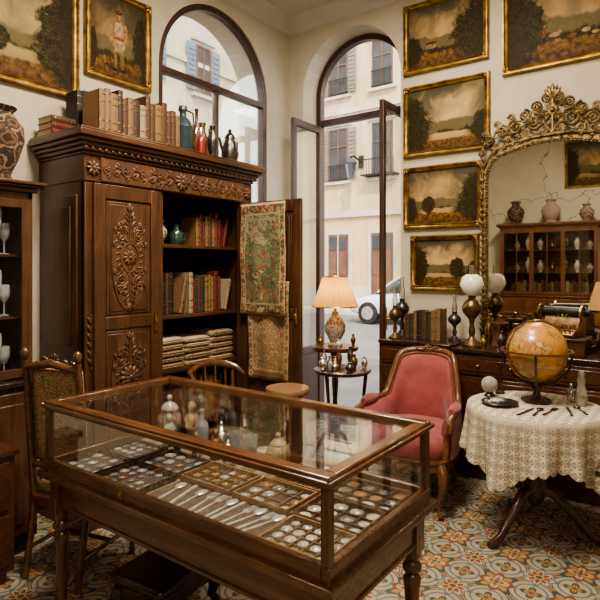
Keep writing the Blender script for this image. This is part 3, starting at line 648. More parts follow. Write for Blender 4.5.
def armdoor(parent,name,w,carved=True,loc=(0,0,0),rz=0):
    b=MB(); z0,z1=.22,2.12; s=.075; zm=1.215
    b.bb(0,s,-.03,0,z0,z1); b.bb(w-s,w,-.03,0,z0,z1)
    for a,c in ((z0,z0+.09),(zm,zm+.08),(z1-.09,z1)): b.bb(s,w-s,-.03,0,a,c)
    b.bb(s,w-s,-.018,-.004,z0+.09,z1-.09)
    for a,c in ((z0+.09,zm),(zm+.08,z1-.09)):
        b.bb(s+.012,w-s-.012,-.024,-.01,a+.012,c-.012); b.bb(s+.03,w-s-.03,-.028,-.01,a+.03,c-.03)
    d=P(parent,name,b,M['wA'],loc,rz,bevel=.004)
    if carved:
        b=MB(); motif(b,w/2,1.665,.27,.68,-.034); P(d,'carved_relief',b,M['carve'])
        b=MB(); motif(b,w/2,.90,.27,.56,-.034,rose=True); P(d,'carved_relief',b,M['carve'])
    b=MB(); b.tube([(w-.04,-.032,1.18),(w-.04,-.032,1.30)],.012,8); b.ell((w-.04,-.04,1.24),(.008,.01,.02)); P(d,'escutcheon',b,M['brass'])
    return d
armdoor(t,'door',.50,True,(.045,-.014,0))
armdoor(t,'door',.60,False,(1.395,-.016,0),-pi/2+.02)
sx,sy=A[0],A[1]
MS=('on the armoire middle shelf','books on the armoire middle shelf')
bookrow(sx+.60,sy+.10,1.262,.20,.24,.31,0,*MS,pal=[0,2,7,1,6,3])
leanbook(2,sx+.925,sy+.10,1.263,.034,.15,.27,.22,*MS)
bookrow(sx+.932,sy+.10,1.262,.36,.24,.32,0,*MS,pal=[3,2,4,3,7,2,0,5])
leanbook(4,sx+1.395,sy+.10,1.263,.03,.15,.25,.24,*MS)
bookrow(sx+1.02,sy+.12,1.772,.28,.19,.27,0,'on the armoire top shelf','books on the armoire top shelf',pal=[3,0,3,2,4,5,7])
leanbook(3,sx+1.385,sy+.12,1.773,.03,.15,.23,.2,'on the armoire top shelf','books on the armoire top shelf')
def vase(name,label,pr,m,loc,n=24,cat='vase',group=None,rip=0,k=0):
    b=MB(); b.lathe(pr,n,rip=rip,k=k); return S(name,label,cat,b,m,loc,group=group)
PV=lambda r,h:[(0,0),(r*.55,0),(r*.6,h*.04),(r*.5,h*.1),(r*.85,h*.3),(r,h*.5),(r*.9,h*.66),(r*.5,h*.8),(r*.42,h*.88),(r*.6,h*.98),(r*.58,h),(r*.4,h*.97),(r*.36,h*.88),(0,h*.85)]
PB=lambda r,h:[(0,0),(r*.95,0),(r,h*.03),(r,h*.55),(r*.85,h*.65),(r*.35,h*.75),(r*.3,h*.95),(r*.4,h*.96),(r*.4,h),(0,h)]
vase('vase','small painted ceramic vase on armoire top shelf',PV(.06,.17),M['ming'],(sx+.70,sy+.16,1.773))
b=MB(); b.lathe([(0,0),(.045,0),(.05,.01),(.055,.08),(.03,.11),(.02,.13),(.03,.15),(0,.16)],20); b.tube([(.05,0,.1),(.09,0,.09),(.08,0,.04),(.05,0,.03)],.006,6)
S('jug','small dark green glazed jug on armoire shelf','jug',b,M['green'],(sx+.86,sy+.16,1.773))
b=MB(); b.bb(-.05,.05,0,.012,0,.14,0); b.bb(-.038,.038,-.003,0,.012,.128,1); S('photo_frame','small standing gilt photo frame on armoire shelf','frame',b,[M['gold'],M['cream']],(sx+.66,sy+.30,1.773),bevel=.003)
for k,fx in enumerate((.74,1.0,1.26)):
    z=.872
    for i in range(5):
        h=R.uniform(.035,.055); b=MB(); w=.235
        b.pad([(-w/2+.01,-.14),(w/2-.01,-.14),(w/2,-.12),(w/2,.12),(w/2-.01,.14),(-w/2+.01,.14),(-w/2,.12),(-w/2,-.12)],0,h-.006,puff=.004)
        for q in (.3,.6): b.tube([(-w/2+.01,-.142,h*q),(w/2-.01,-.142,h*q)],.003,5)
        mm=R.choice(['tap2','linen','tap4','tap4','tap3'])
        S('folded_textile','folded %s textile in a stack on armoire shelf'%('linen' if mm=='linen' else 'patterned brocade'),'textile',b,M[mm],(sx+fx+R.uniform(-.008,.008),sy+.2,z),group='folded textiles on the armoire lower shelf'); z+=h
bookrow(sx+.62,sy+.1,.502,.7,.2,.27,0,'on the armoire bottom shelf','books on the armoire bottom shelf')
def hang(name,label,m,x,y0,y1,z0,z1,ph):
    b=MB()
    def fn(u,v):
        z=z1-(z1-z0)*u; return (x-.012-.008*math.sin(v*pi*4+ph)*min(1,u*3)-.006*math.sin(u*9+v*4), y0+(y1-y0)*v, z)
    b.grid(fn,24,30); o=S(name,label,'textile',b,m); s=o.modifiers.new('thickness','SOLIDIFY'); s.thickness=.004; return o
DX=A[0]+1.395-.03
hang('tapestry','faded pictorial tapestry hanging over the open armoire door',M['tap1'],DX-.045,2.47,2.92,1.24,2.10,0)
hang('tapestry','golden brocade cloth hanging on the open armoire door',M['tap2'],DX-.012,2.46,2.86,.74,1.5,1.2)
# top of armoire
zt=2.442
z=bookstack(1.83,3.27,zt,3,.16,.17,'on top of the armoire','books on top of the armoire')
bookrow(2.0,3.02,zt,.66,.24,.33,0,'on top of the armoire','books on top of the armoire',pal=[0,2,0,1,2,4,7,0],tm=(.03,.055),dep=(.16,.2))
bookrow(2.02,3.30,zt,.6,.30,.36,0,'on top of the armoire','books on top of the armoire',pal=[0,1,1,6],tm=(.03,.055),dep=(.13,.15))
t=T('oil_can','blue grey enamel lidded canister with handle on armoire','canister',(2.77,3.12,zt))
b=MB(); b.lathe([(0,0),(.065,0),(.07,.01),(.07,.2),(.075,.21),(.055,.26),(.025,.29),(.025,.33),(.035,.34),(.03,.37),(0,.375)],24); P(t,'canister_body',b,M['bluegrey'])
b=MB(); b.tube([(.065,0,.22),(.11,0,.26),(.10,0,.34),(.03,0,.35)],.007,8); P(t,'handle',b,M['bluegrey'])
t=T('soda_siphon','dark red soda siphon with metal head on armoire','siphon',(2.935,3.10,zt))
b=MB(); b.lathe([(0,0),(.036,0),(.038,.01),(.038,.13),(.03,.17),(.015,.19),(0,.19)],20); P(t,'siphon_bottle',b,M['red'])
b=MB(); b.lathe([(0,.185),(.018,.185),(.02,.21),(.012,.24),(0,.245)],14); b.tube([(0,0,.22),(-.045,0,.23),(-.055,0,.18)],.006,6); b.tube([(0,0,.235),(.04,0,.22)],.005,6); P(t,'siphon_head',b,M['silver'])
vase('bottle','tall dark brown glass bottle on top of armoire',PB(.040,.43),M['terra'],(3.02,3.24,zt),cat='bottle')
b=MB(); b.lathe(PV(.045,.27),22); b.tube([(.02,.035,.17),(.03,.07,.2),(.02,.06,.26),(.01,.03,.25)],.006,7); S('jug','dark pewter jug with curved handle on armoire','jug',b,M['pewter'],(3.03,3.07,zt))
vase('vase','white glazed small vase on top of armoire',PV(.045,.24),M['porc'],(2.88,3.26,zt))
t=T('coffee_pot','dark pewter coffee pot with spout on armoire','pot',(3.235,3.08,zt),.0)
b=MB(); b.lathe([(0,0),(.05,0),(.055,.01),(.075,.08),(.06,.15),(.04,.2),(.045,.22),(.03,.245),(.012,.26),(.016,.28),(0,.29)],22); P(t,'pot_body',b,M['pewter'])
b=MB(); b.tube([(-.06,0,.07),(-.10,0,.13),(-.12,0,.2)],[.018,.011,.009],8); P(t,'spout',b,M['pewter'])
b=MB(); b.tube([(.04,0,.2),(.09,0,.19),(.09,0,.1),(.065,0,.06)],.007,8); P(t,'handle',b,M['wD'])
vase('ewer','dark bronze tall ewer behind the coffee pot',PV(.05,.36),M['bronze'],(3.16,3.32,zt),cat='ewer')
t=T('figurine','small bronze rearing horse figurine on armoire','figurine',(3.375,3.26,zt),.3)
b=MB(); b.bb(-.05,.05,-.03,.03,0,.02); P(t,'plinth',b,M['wD'])
b=MB(); b.tube([(-.04,0,.09),(.0,0,.13),(.02,0,.17),(.04,0,.21),(.07,0,.2)],[.026,.03,.024,.016,.011],8)
for x,z2,x2 in ((-.04,.02,-.04),(-.03,.02,-.02),(.02,.09,.06),(.02,.11,.05)): b.tube([(x,0,.11),((x+x2)/2+.01,0,(z2+.11)/2),(x2,0,z2)],[.013,.009,.008],6)
P(t,'horse',b,M['bronze'])
# ================================================================== GLAZED CABINETS
def vitrine(label,loc,W,D,rz,zs=.97,ztop=2.03,bays=1,top=2.09,wm='wA',wb='wD'):
    t=T('display_cabinet',label,'cabinet',loc,rz)
    b=MB(); b.bb(0,W,0,D,.08,zs-.03); b.bb(.02,W-.02,.02,D,0,.08); b.bb(-.02,W+.02,-.02,D,zs-.03,zs)
    P(t,'base',b,M[wb],bevel=.005)
    n=max(2,int(W/.4)); 
    for i in range(n):
        x0=.03+i*(W-.06)/n; x1=.03+(i+1)*(W-.06)/n
        b=MB(); b.bb(x0+.01,x1-.01,-.018,0,.12,zs-.06); b.bb(x0+.06,x1-.06,-.028,-.015,.18,zs-.12); d=P(t,'door',b,M[wm],bevel=.005)
        b=MB(); b.ell((x1-.035 if i%2==0 else x0+.035,-.03,.75),.013); P(d,'knob',b,M['brass'])
    y0=.05; b=MB(); b.bb(0,.03,y0,D,zs,ztop); b.bb(W-.03,W,y0,D,zs,ztop); b.bb(.03,W-.03,D-.02,D,zs,ztop); b.bb(0,W,y0,D,ztop-.04,ztop)
    for o,z0,z1 in ((.02,ztop,ztop+.025),(.045,ztop+.025,ztop+.04),(.06,ztop+.04,top)): b.bb(-o,W+o,y0-o,D,z0,z1)
    P(t,'upper_case',b,M[wm],bevel=.005)
    for k in (1,2):
        z=zs+k*(ztop-zs)/3; b=MB(); b.bb(.03,W-.03,y0+.04,D-.02,z-.012,z); P(t,'shelf',b,M['wAx'])
    for i in range(bays):
        x0=.03+i*(W-.06)/bays; x1=.03+(i+1)*(W-.06)/bays; f=.035
        b=MB(); b.bb(x0,x0+f,y0-.005,y0+.02,zs+.01,ztop-.04); b.bb(x1-f,x1,y0-.005,y0+.02,zs+.01,ztop-.04); b.bb(x0+f,x1-f,y0-.005,y0+.02,zs+.01,zs+.06); b.bb(x0+f,x1-f,y0-.005,y0+.02,ztop-.09,ztop-.04)
        b.bb((x0+x1)/2-.008,(x0+x1)/2+.008,y0,y0+.015,zs+.06,ztop-.09); d=P(t,'glazed_door',b,M[wm],bevel=.003)
        b=MB(); b.bb(x0+f,x1-f,y0+.006,y0+.009,zs+.06,ztop-.09); P(d,'glass_pane',b,M['pane'])
    return t
vitrine('dark wooden glazed cabinet holding glassware beside the armoire',(.92,3.05,0),.70,.45,0)
GOB=[(0,0),(.03,0),(.03,.004),(.005,.01),(.005,.07),(.02,.085),(.032,.11),(.034,.15),(.03,.17),(.028,.17),(.031,.15),(.029,.112),(0,.09)]
gm=MB(); gm.lathe(GOB,18); gme=gm.mesh('goblet',M['gwW'])
for zz in (.972,1.326,1.679):
    for i in range(6):
        q=S('goblet','clear stemmed glass goblet on cabinet shelf','glass',gme,None,(1.16+i*.072,3.175+.055*(i%2),zz),group='goblets in the glazed cabinet'); q.scale=(.95,.95,1.05+.5*(i%2==0))
    for i in range(4):
        q=S('goblet','clear stemmed glass goblet at the back of the shelf','glass',gme,None,(1.24+i*.078,3.28,zz),group='goblets in the glazed cabinet'); q.scale=(.9,.9,1.3)
vase('decanter','tall glass decanter inside the glazed cabinet',PB(.038,.28),M['gwW'],(1.53,3.39,1.326),cat='decanter')
vase('decanter','glass decanter on the lowest cabinet shelf',PB(.038,.26),M['gwW'],(1.44,3.39,.972),cat='decanter')
for (x,y,z_) in ((1.45,3.38,1.679),(1.53,3.38,1.679),(1.44,3.38,1.326),(1.54,3.38,.972)): vase('cup','small white porcelain cup in the glazed cabinet',[(0,0),(.02,0),(.022,.01),(.035,.05),(.036,.07),(.033,.07),(.02,.012),(0,.01)],M['milk'],(x,y,z_),cat='cup')
vase('vase','large dark painted ceramic urn on glazed cabinet',[(0,0),(.07,0),(.075,.02),(.06,.05),(.10,.14),(.135,.25),(.13,.33),(.085,.39),(.07,.41),(.095,.44),(.09,.445),(.06,.41),(0,.38)],M['urn'],(1.51,3.27,2.09),32)
t=T('low_chest','low dark wooden chest beside the glazed cabinet','chest',(.9,2.82,0))
b=MB(); b.bb(0,.48,0,.15,.06,.65); b.bb(.03,.45,.02,.14,0,.06); b.bb(-.02,.50,-.02,.15,.65,.68); P(t,'body',b,M['wR'],bevel=.004)
for z0,z1 in ((.1,.35),(.38,.62)):
    b=MB(); b.bb(.03,.45,-.012,0,z0,z1); d=P(t,'drawer',b,M['wR'],bevel=.004)
    b=MB(); b.ell((.24,-.025,(z0+z1)/2),.014); P(d,'knob',b,M['brass'])
# ================================================================== SIDE CHAIR (faces local -Y)
def sidechair(label,loc,rz,hb=1.16,sw=.40,up='tap3'):
    t=T('side_chair',label,'chair',loc,rz); w=sw/2
    b=MB(); b.bb(-w,w,-w,w,.36,.42); P(t,'seat_frame',b,M['wC'],bevel=.008)
    b=MB(); b.pad([(-w+.01,-w+.01),(0,-w),(w-.01,-w+.01),(w-.01,w-.04),(0,w-.04),(-w+.01,w-.04)],.42,.475,puff=.02); P(t,'seat',b,M[up])
    for sx in (-1,1):
        b=MB(); turned(b,sx*(w-.03),-w+.03,0,.38,.024); P(t,'leg',b,M['wC'])
        b=MB(); b.tube([(sx*(w-.025),w+.04,0),(sx*(w-.025),w-.02,.4),(sx*(w-.025),w-.01,.5),(sx*(w-.025),w+.04,hb-.03)],[.017,.02,.02,.017],8); b.ell((sx*(w-.025),w+.042,hb),(.022,.022,.032)); P(t,'leg',b,M['wC'])
    b=MB(); bz=hb-.07; b.tube([(-w+.03,w+.035,bz),(-w*.5,w+.038,bz+.012),(0,w+.04,bz+.03),(w*.5,w+.038,bz+.012),(w-.03,w+.035,bz)],[.018,.02,.024,.02,.018],8)
    b.M=Matrix.Translation((0,w+.018,0)); flower(b,0,bz+.045,.035,0)
    for q in (1,-1): scroll(b,q*.065,bz+.03,.028,1.2,q,0,.008); scroll(b,q*.12,bz+.018,.022,1.2,-q,0,.007)
    P(t,'crest_rail',b,M['wC'])
    b=MB(); b.tube([(-w+.03,w-.005,.58),(w-.03,w-.005,.58)],.015,8); P(t,'back_rail',b,M['wC'])
    b=MB()
    def fn(u,v): return (-w+.042+(sw-.084)*v, w-.0+.038*u-.018*math.sin(pi*u)*math.sin(pi*v)-.018, .60+(bz-.61)*u)
    b.grid(fn,10,10); o=P(t,'backrest',b,M[up]); s=o.modifiers.new('t','SOLIDIFY'); s.thickness=.03; s.offset=-1
    b=MB()
    for sx in (-1,1): b.tube([(sx*(w-.03),-w+.03,.15),(sx*(w-.025),w+.02,.15)],.011,6)
    b.tube([(-w+.03,0,.15),(w-.03,0,.15)],.011,6); P(t,'stretcher',b,M['wC'])
    return t
sidechair('carved walnut side chair with floral upholstered back',(1.70,2.69,0),pi/2-.60+.85)
t=T('wooden_chair','plain curved-back wooden chair behind the display case','chair',(2.70,2.62,0),-.25)
b=MB(); b.pad([( .2*math.cos(a*pi/9),.2*math.sin(a*pi/9)) for a in range(18)],.43,.465,puff=.004); P(t,'seat',b,M['wL'])
b=MB(); b.tube([(-.2+.0,.06,.84),(-.19,.15,.88),(-.1,.20,.91),(0,.22,.92),(.1,.20,.91),(.19,.15,.88),(.2,.06,.84)],[.012,.018,.022,.024,.022,.018,.012],8,flat=1.3); P(t,'top_rail',b,M['wC'])
for x in (-.12,-.04,.04,.12):
    b=MB(); b.tube([(x,.17,.45),(x*1.05,.20,.91)],.009,6); P(t,'spindle',b,M['wC'])
for sg in (-1,1):
    b=MB(); b.tube([(sg*.17,-.15,0),(sg*.14,-.12,.44)],[.014,.019],8); P(t,'leg',b,M['wC'])
    b=MB(); b.tube([(sg*.17,.17,0),(sg*.15,.13,.44),(sg*.17,.17,.87)],[.014,.018,.014],8); P(t,'leg',b,M['wC'])
t=T('stool','round wooden stool with pale seat near armoire door','stool',(3.04,2.34,0))
b=MB(); b.lathe([(0,.72),(.15,.72),(.155,.73),(.155,.75),(.15,.76),(0,.765)],28); P(t,'seat',b,M['wL'])
for i in range(4):
    a=pi/4+i*pi/2; b=MB(); b.tube([(.15*math.cos(a),.15*math.sin(a),0),(.09*math.cos(a),.09*math.sin(a),.725)],[.013,.018],8); P(t,'leg',b,M['wC'])
b=MB(); b.lathe([(.128,.24),(.138,.25),(.128,.26),(.118,.25),(.128,.24)],24); P(t,'foot_ring',b,M['wC'])
# ================================================================== LAMP & SMALL TABLES
t=T('pedestal_table','small round mahogany pedestal table under the lamp','table',(3.90,2.49,0))
b=MB(); b.lathe([(0,.90),(.16,.90),(.19,.905),(.2,.92),(.195,.94),(0,.94)],30); P(t,'table_top',b,M['wR'])
b=MB(); b.lathe([(0,.2),(.03,.2),(.045,.26),(.025,.32),(.02,.5),(.03,.65),(.02,.7),(.035,.74),(.02,.8),(.05,.9),(0,.9)],16); P(t,'column',b,M['wR'])
for i in range(3):
    a=i*2*pi/3+.4; b=MB(); c,s_=math.cos(a),math.sin(a); b.tube([(0,0,.24),(.1*c,.1*s_,.2),(.17*c,.17*s_,.07),(.2*c,.2*s_,.012)],[.022,.018,.014,.014],8); P(t,'leg',b,M['wR'])
for (x,y,r_,h,m,lab) in [(-.13,.06,.025,.09,'brass','small brass bell'),(-.10,-.10,.028,.07,'porc','small porcelain cup'),(.08,-.13,.022,.10,'bronze','small bronze vase')]:
    vase(lab.split()[-1],lab+' beside the table lamp',PV(r_,h),M[m],(3.90+x,2.49+y,.94),16,cat=lab.split()[-1])
t=T('table_lamp','lit table lamp with pleated fabric shade and painted vase base','lamp',(3.90,2.49,.94))
b=MB(); b.lathe([(0,0),(.06,0),(.065,.015),(.045,.03),(.05,.05),(.085,.12),(.09,.17),(.06,.23),(.03,.26),(.028,.29),(0,.29)],28); P(t,'lamp_base',b,M['ming2'])
b=MB(); b.lathe([(0,.28),(.022,.28),(.012,.31),(.012,.40),(0,.40)],14); P(t,'fitting',b,M['brass'])
b=MB(); b.lathe([(.19,.335),(.17,.39),(.135,.48),(.105,.585)],120,rip=.045,k=24); o=P(t,'lamp_shade',b,M['shade'],label='pleated amber fabric shade')
for r0,z in ((.195,.335),(.109,.587)):
    b=MB(); b.tube([(r0*math.cos(a*pi/16),r0*math.sin(a*pi/16),z) for a in range(32)],.005,5,closed=True); P(t,'shade_trim',b,M['brass'])
b=MB(); b.tube([(0,0,.4),(0,0,.60)],.003,5); b.ell((0,0,.612),(.01,.01,.016)); P(t,'finial',b,M['brass'])
L=bpy.data.lights.new('lamp_bulb','POINT'); L.energy=3.2; L.color=(1,.66,.34); L.shadow_soft_size=.04; lo=bpy.data.objects.new('lamp_bulb',L); COL.objects.link(lo); lo.parent=t; lo.location=(0,0,.46)
TT=(3.55,2.20)
t=T('tiered_table','dark round two-tier side table crowded with silver','table',(TT[0],TT[1],0))
b=MB(); b.lathe([(0,.80),(.20,.80),(.215,.81),(.22,.825),(.21,.83),(0,.83)],36); P(t,'table_top',b,M['wD'])
b=MB(); b.lathe([(0,.45),(.16,.45),(.17,.46),(.16,.47),(0,.47)],32); P(t,'lower_tier',b,M['wD'])
for i in range(3):
    a=i*2*pi/3+.9; c,s_=math.cos(a),math.sin(a); b=MB(); b.tube([(.20*c,.20*s_,0),(.155*c,.155*s_,.3),(.16*c,.16*s_,.6),(.18*c,.18*s_,.805)],[.014,.012,.012,.016],8); P(t,'leg',b,M['wD'])
for (x,y,r_,h,m,lab) in [(-.12,.10,.033,.09,'silver','small silver cup'),(-.02,.16,.028,.14,'gware','clear glass bottle'),(.09,.12,.036,.07,'bronze','bronze bowl'),(.15,.02,.026,.15,'pewter','dark pewter bottle'),(-.17,.0,.028,.12,'gware','clear glass tumbler'),(-.08,.02,.036,.06,'silver','silver salt dish'),(.05,-.07,.033,.11,'bronze','bronze cup'),(-.09,-.12,.036,.07,'pewter','pewter bowl'),(.03,.05,.025,.14,'terra','brown glazed vial'),(.11,-.13,.026,.09,'silver','silver beaker')]:
    vase(lab.split()[-1],lab+' on the dark tiered table',PV(r_,h),M[m],(TT[0]+x,TT[1]+y,.83),16,cat=lab.split()[-1])
# ================================================================== CONSOLES on wall B
def console(label,y0,y1,x0,ztop,drawers,m='wR'):
    W=y1-y0; D=XB-.025-x0
    t=T('console_cabinet',label,'cabinet',(x0,y1,0),-pi/2)
    b=MB(); b.bb(0,W,0,D,.08,ztop-.03); b.bb(.02,W-.02,.03,D,0,.08); P(t,'body',b,M[m],bevel=.004)
    b=MB(); b.bb(-.0,W+.0,-.03,D,ztop-.03,ztop); P(t,'top_board',b,M['wD'],bevel=.006)
    for c in range(drawers):
        xa=.03+c*(W-.06)/drawers; xb=.03+(c+1)*(W-.06)/drawers
        for z0,z1 in ((ztop-.19,ztop-.05),(ztop-.5,ztop-.21),(.12,ztop-.52)):
            b=MB(); b.bb(xa+.008,xb-.008,-.014,0,z0,z1); b.bb(xa+.035,xb-.035,-.02,-.012,z0+.025,z1-.025); d=P(t,'drawer',b,M[m],bevel=.003)
            for q in (.3,.7):
                b=MB(); b.ell((xa+(xb-xa)*q,-.03,(z0+z1)/2),.012); P(d,'knob',b,M['brass'])
    return t
console('red mahogany chest of drawers against the painting wall',1.56,2.19,4.13,1.0,1)
console('long dark mahogany console with drawers beneath the gilt mirror',-.3,1.545,4.10,.985,3)
bookrow(4.28,2.03,1.002,.36,.2,.27,-pi/2,'on the chest of drawers','books on the chest of drawers',pal=[0,1,1,6,2,5],tm=(.025,.045))
def oillamp(label,loc,h,m='pewter',globe=True,r=.06):
    t=T('oil_lamp',label,'lamp',loc); k=h/.6
    b=MB(); b.lathe([(r*1.0,0),(r*1.0,.015*k),(r*.6,.04*k),(r*.25,.07*k),(r*.35,.12*k),(r*.2,.16*k),(r*.3,.2*k),(r*.9,.25*k),(r*1.0,.29*k),(r*.7,.33*k),(r*.35,.35*k),(r*.4,.38*k),(0,.38*k)],24); P(t,'lamp_body',b,M[m])
    if globe:
        b=MB(); b.lathe([(r*.5,.375*k),(r*.85,.40*k),(r*1.2,.455*k),(r*.95,.51*k),(r*.55,.53*k)],26); P(t,'glass_globe',b,M['milk'],label='white opal glass globe')
    b=MB(); b.lathe([(r*.35,.38*k),(r*.42,.44*k),(r*.28,.5*k),(r*.25,.6*k)],18); P(t,'chimney',b,M['gware'])
    return t
oillamp('tall dark metal oil lamp on the chest',(4.40,2.11,1.0),.52,'pewter',False,.065)
oillamp('dark bronze oil lamp with clear chimney on the chest',(4.22,2.09,1.0),.44,'bronze',False,.055)
oillamp('dark pewter oil lamp beside the books',(4.36,1.62,1.0),.38,'pewter',False,.055)
oillamp('tall brass oil lamp with white opal globe before the mirror',(4.25,1.44,.985),.64,'bronze',True,.078)
b=MB(); b.bb(-.17,.17,-.13,.13,0,.11); b.bb(-.18,.18,-.14,.14,.105,.125); S('wooden_box','dark wooden box on the mirror console','box',b,M['wA'],(4.28,.80,.985),-pi/2,bevel=.005)
t=T('typewriter','antique black and brass typewriter on a wooden box','typewriter',(4.28,.80,1.11),-pi/2-.2)
b=MB(); b.prism([(-.12,0),(.11,0),(.11,.13),(.02,.14),(-.03,.07),(-.12,.03)],-.13,.13,axis='x'); P(t,'body',b,M['bronze'],bevel=.008)
b=MB(); b.M=Matrix.Translation((0,.05,.175))@Matrix.Rotation(pi/2,4,'Y'); b.lathe([(0,-.18),(.026,-.18),(.026,-.16),(.034,-.16),(.034,.16),(.026,.16),(.026,.18),(0,.18)],18); P(t,'carriage_roller',b,M['iron'])
b=MB()
for rw in range(3):
    for q in range(8): b.lathe([(0,0),(.009,0),(.009,.012),(0,.014)],10,(-.1+q*.028+rw*.004,-.1+rw*.03,.045+rw*.015))
P(t,'key',b,M['brass'])['kind']='stuff'
b=MB(); 
for q in range(9): a=pi*(q+.5)/9; b.tube([(0,.0,.1),(.09*math.cos(a),.02,.1+.06*math.sin(a))],.003,5)
P(t,'typebar',b,M['brass'])['kind']='stuff'
for sg in (-1,1):
    b=MB(); b.M=Matrix.Translation((sg*.145,.0,.17))@Matrix.Rotation(pi/2,4,'Y'); b.lathe([(.045,-.006),(.055,-.006),(.055,.006),(.045,.006),(.045,-.006)],20)
    b.bb(-.05,.05,-.003,.003,-.003,.003); b.bb(-.003,.003,-.05,.05,-.003,.003)
    P(t,'side_wheel',b,M['brass'])
vase('vase','small bronze vase on the mirror console',PV(.055,.2),M['bronze'],(4.24,1.10,.985))
vase('vase','brass narrow-necked vase on the mirror console',PB(.04,.24),M['brass'],(4.42,.54,.985))
b=MB(); b.lathe([(0,0),(.07,0),(.07,.02),(.06,.03),(.06,.16),(.07,.17),(.07,.19),(0,.2)],8,smooth=False); b.lathe([(0,.2),(.02,.2),(.012,.22),(.018,.24),(0,.25)],12); S('tea_caddy','octagonal dark wooden tea caddy on the mirror console','box',b,M['wA'],(4.34,1.25,.985))
t=T('mantel_clock','small dark mantel clock with pale dial on console','clock',(4.36,.20,.985),-pi/2)
b=MB(); b.bb(-.11,.11,-.06,.06,0,.03); b.prism([(-.09,.03),(.09,.03),(.09,.17)]+[(.09*math.cos(a*pi/12),.17+.09*math.sin(a*pi/12)) for a in range(1,12)]+[(-.09,.17)],-.045,.045); P(t,'clock_case',b,M['wA'],bevel=.004)
b=MB(); b.prism([(.065*math.cos(a*pi/12),.16+.065*math.sin(a*pi/12)) for a in range(24)],-.05,-.045); P(t,'dial',b,M['cream'])
for (x,y,r_,h,m,lab) in [(4.18,1.00,.03,.11,'brass','small brass cup'),(4.20,1.20,.032,.14,'pewter','small pewter pot'),(4.19,.38,.035,.13,'pewter','dark pewter pot'),(4.42,1.36,.03,.22,'brass','brass flask'),(4.44,1.06,.035,.26,'bronze','bronze flask'),(4.16,1.32,.025,.10,'brass','small brass bell'),(4.34,1.13,.03,.17,'terra','brown glazed bottle'),(4.14,1.11,.022,.07,'silver','small silver cup')]:
    vase(lab.split()[-1],lab+' on the mirror console',PV(r_,h),M[m],(x,y,.985),16,cat=lab.split()[-1])
t=T('table_lamp','small brass lamp with cream shade on the console','lamp',(4.20,.50,.985))
b=MB(); b.lathe([(0,0),(.05,0),(.05,.015),(.025,.03),(.015,.06),(.03,.12),(.035,.18),(.015,.24),(.01,.34),(0,.34)],20); P(t,'lamp_base',b,M['brass'])
b=MB(); b.lathe([(.115,.33),(.095,.42),(.065,.52)],96,rip=.03,k=24); P(t,'lamp_shade',b,M['shade'])
# ================================================================== MIRROR
t=T('wall_mirror','tall ornate gilt mirror with scrolled crest on console','mirror',(XB-.03,.91,.99),-pi/2)
def mpath(off):
    hw=.515; raw=[(-hw,.06),(-hw,1.34),(-hw+.012,1.42),(-hw+.05,1.49),(-hw+.11,1.535),(-.28,1.57),(-.14,1.60),(0,1.61)]
    raw=raw+[(-x,z) for x,z in raw[-2::-1]]
    n=len(raw); out=[]
    for i in range(n):
        p=Vector(raw[i]); a=Vector(raw[i-1]); c=Vector(raw[(i+1)%n])
        t1=(p-a).normalized(); t2=(c-p).normalized(); n1=Vector((-t1[1],t1[0])); n2=Vector((-t2[1],t2[0])); nn=(n1+n2).normalized(); k=1/max(.5,nn.dot(n1))
        out.append((p[0]+nn[0]*off*k,p[1]+nn[1]*off*k))
    return out
b=MB()
for (oa,ob,d0,d1) in ((-.018,.030,-.028,0),(-.004,.010,-.04,-.028)): b.band(mpath(ob),mpath(oa),d0,d1,closed=True)
mp=mpath(-.011); N=len(mp)
for i in range(N):
    p=Vector(mp[i]); q=Vector(mp[(i+1)%N]); L_=(q-p).length; k=max(1,int(L_/.024))
    for j in range(k):
        c=p+(q-p)*j/k; b.ell((c[0],-.032,c[1]),(.008,.008,.008),0,7,5)
mp=mpath(.020)
for i in range(N):
    p=Vector(mp[i]); q=Vector(mp[(i+1)%N]); L_=(q-p).length; k=max(1,int(L_/.05)); an=math.atan2((q-p)[1],(q-p)[0])
    for j in range(k):
        c=p+(q-p)*(j+.5)/k
        leaf(b,c[0],c[1],an+.5,.055,.022,.012,-.032); leaf(b,c[0],c[1],an-.5,.05,.020,.012,-.032)
for q in (1,-1): scroll(b,q*.51,.06,.045,1.3,-q,pi/2,.011,-.03)
P(t,'mirror_frame',b,M['goldd'])
b=MB(); b.prism(mpath(-.002),-.018,-.010); P(t,'mirror_glass',b,M['mirror'])
b=MB(); y=-.035
flower(b,0,1.83,.055,y,0,10); b.ell((0,y-.015,1.83),(.02,.016,.02))
for a in [i*.3-.6 for i in range(5)]: leaf(b,0,1.91,pi/2+a,.13-.04*abs(a),.032,.012,y)
b.tube([(0,y,1.64),(0,y,1.92)],.010,6)
for q in (1,-1): scroll(b,q*.042,1.925,.036,1.5,-q,pi/2,.010,y); scroll(b,q*.05,1.77,.04,1.6,q,-pi/2,.010,y)
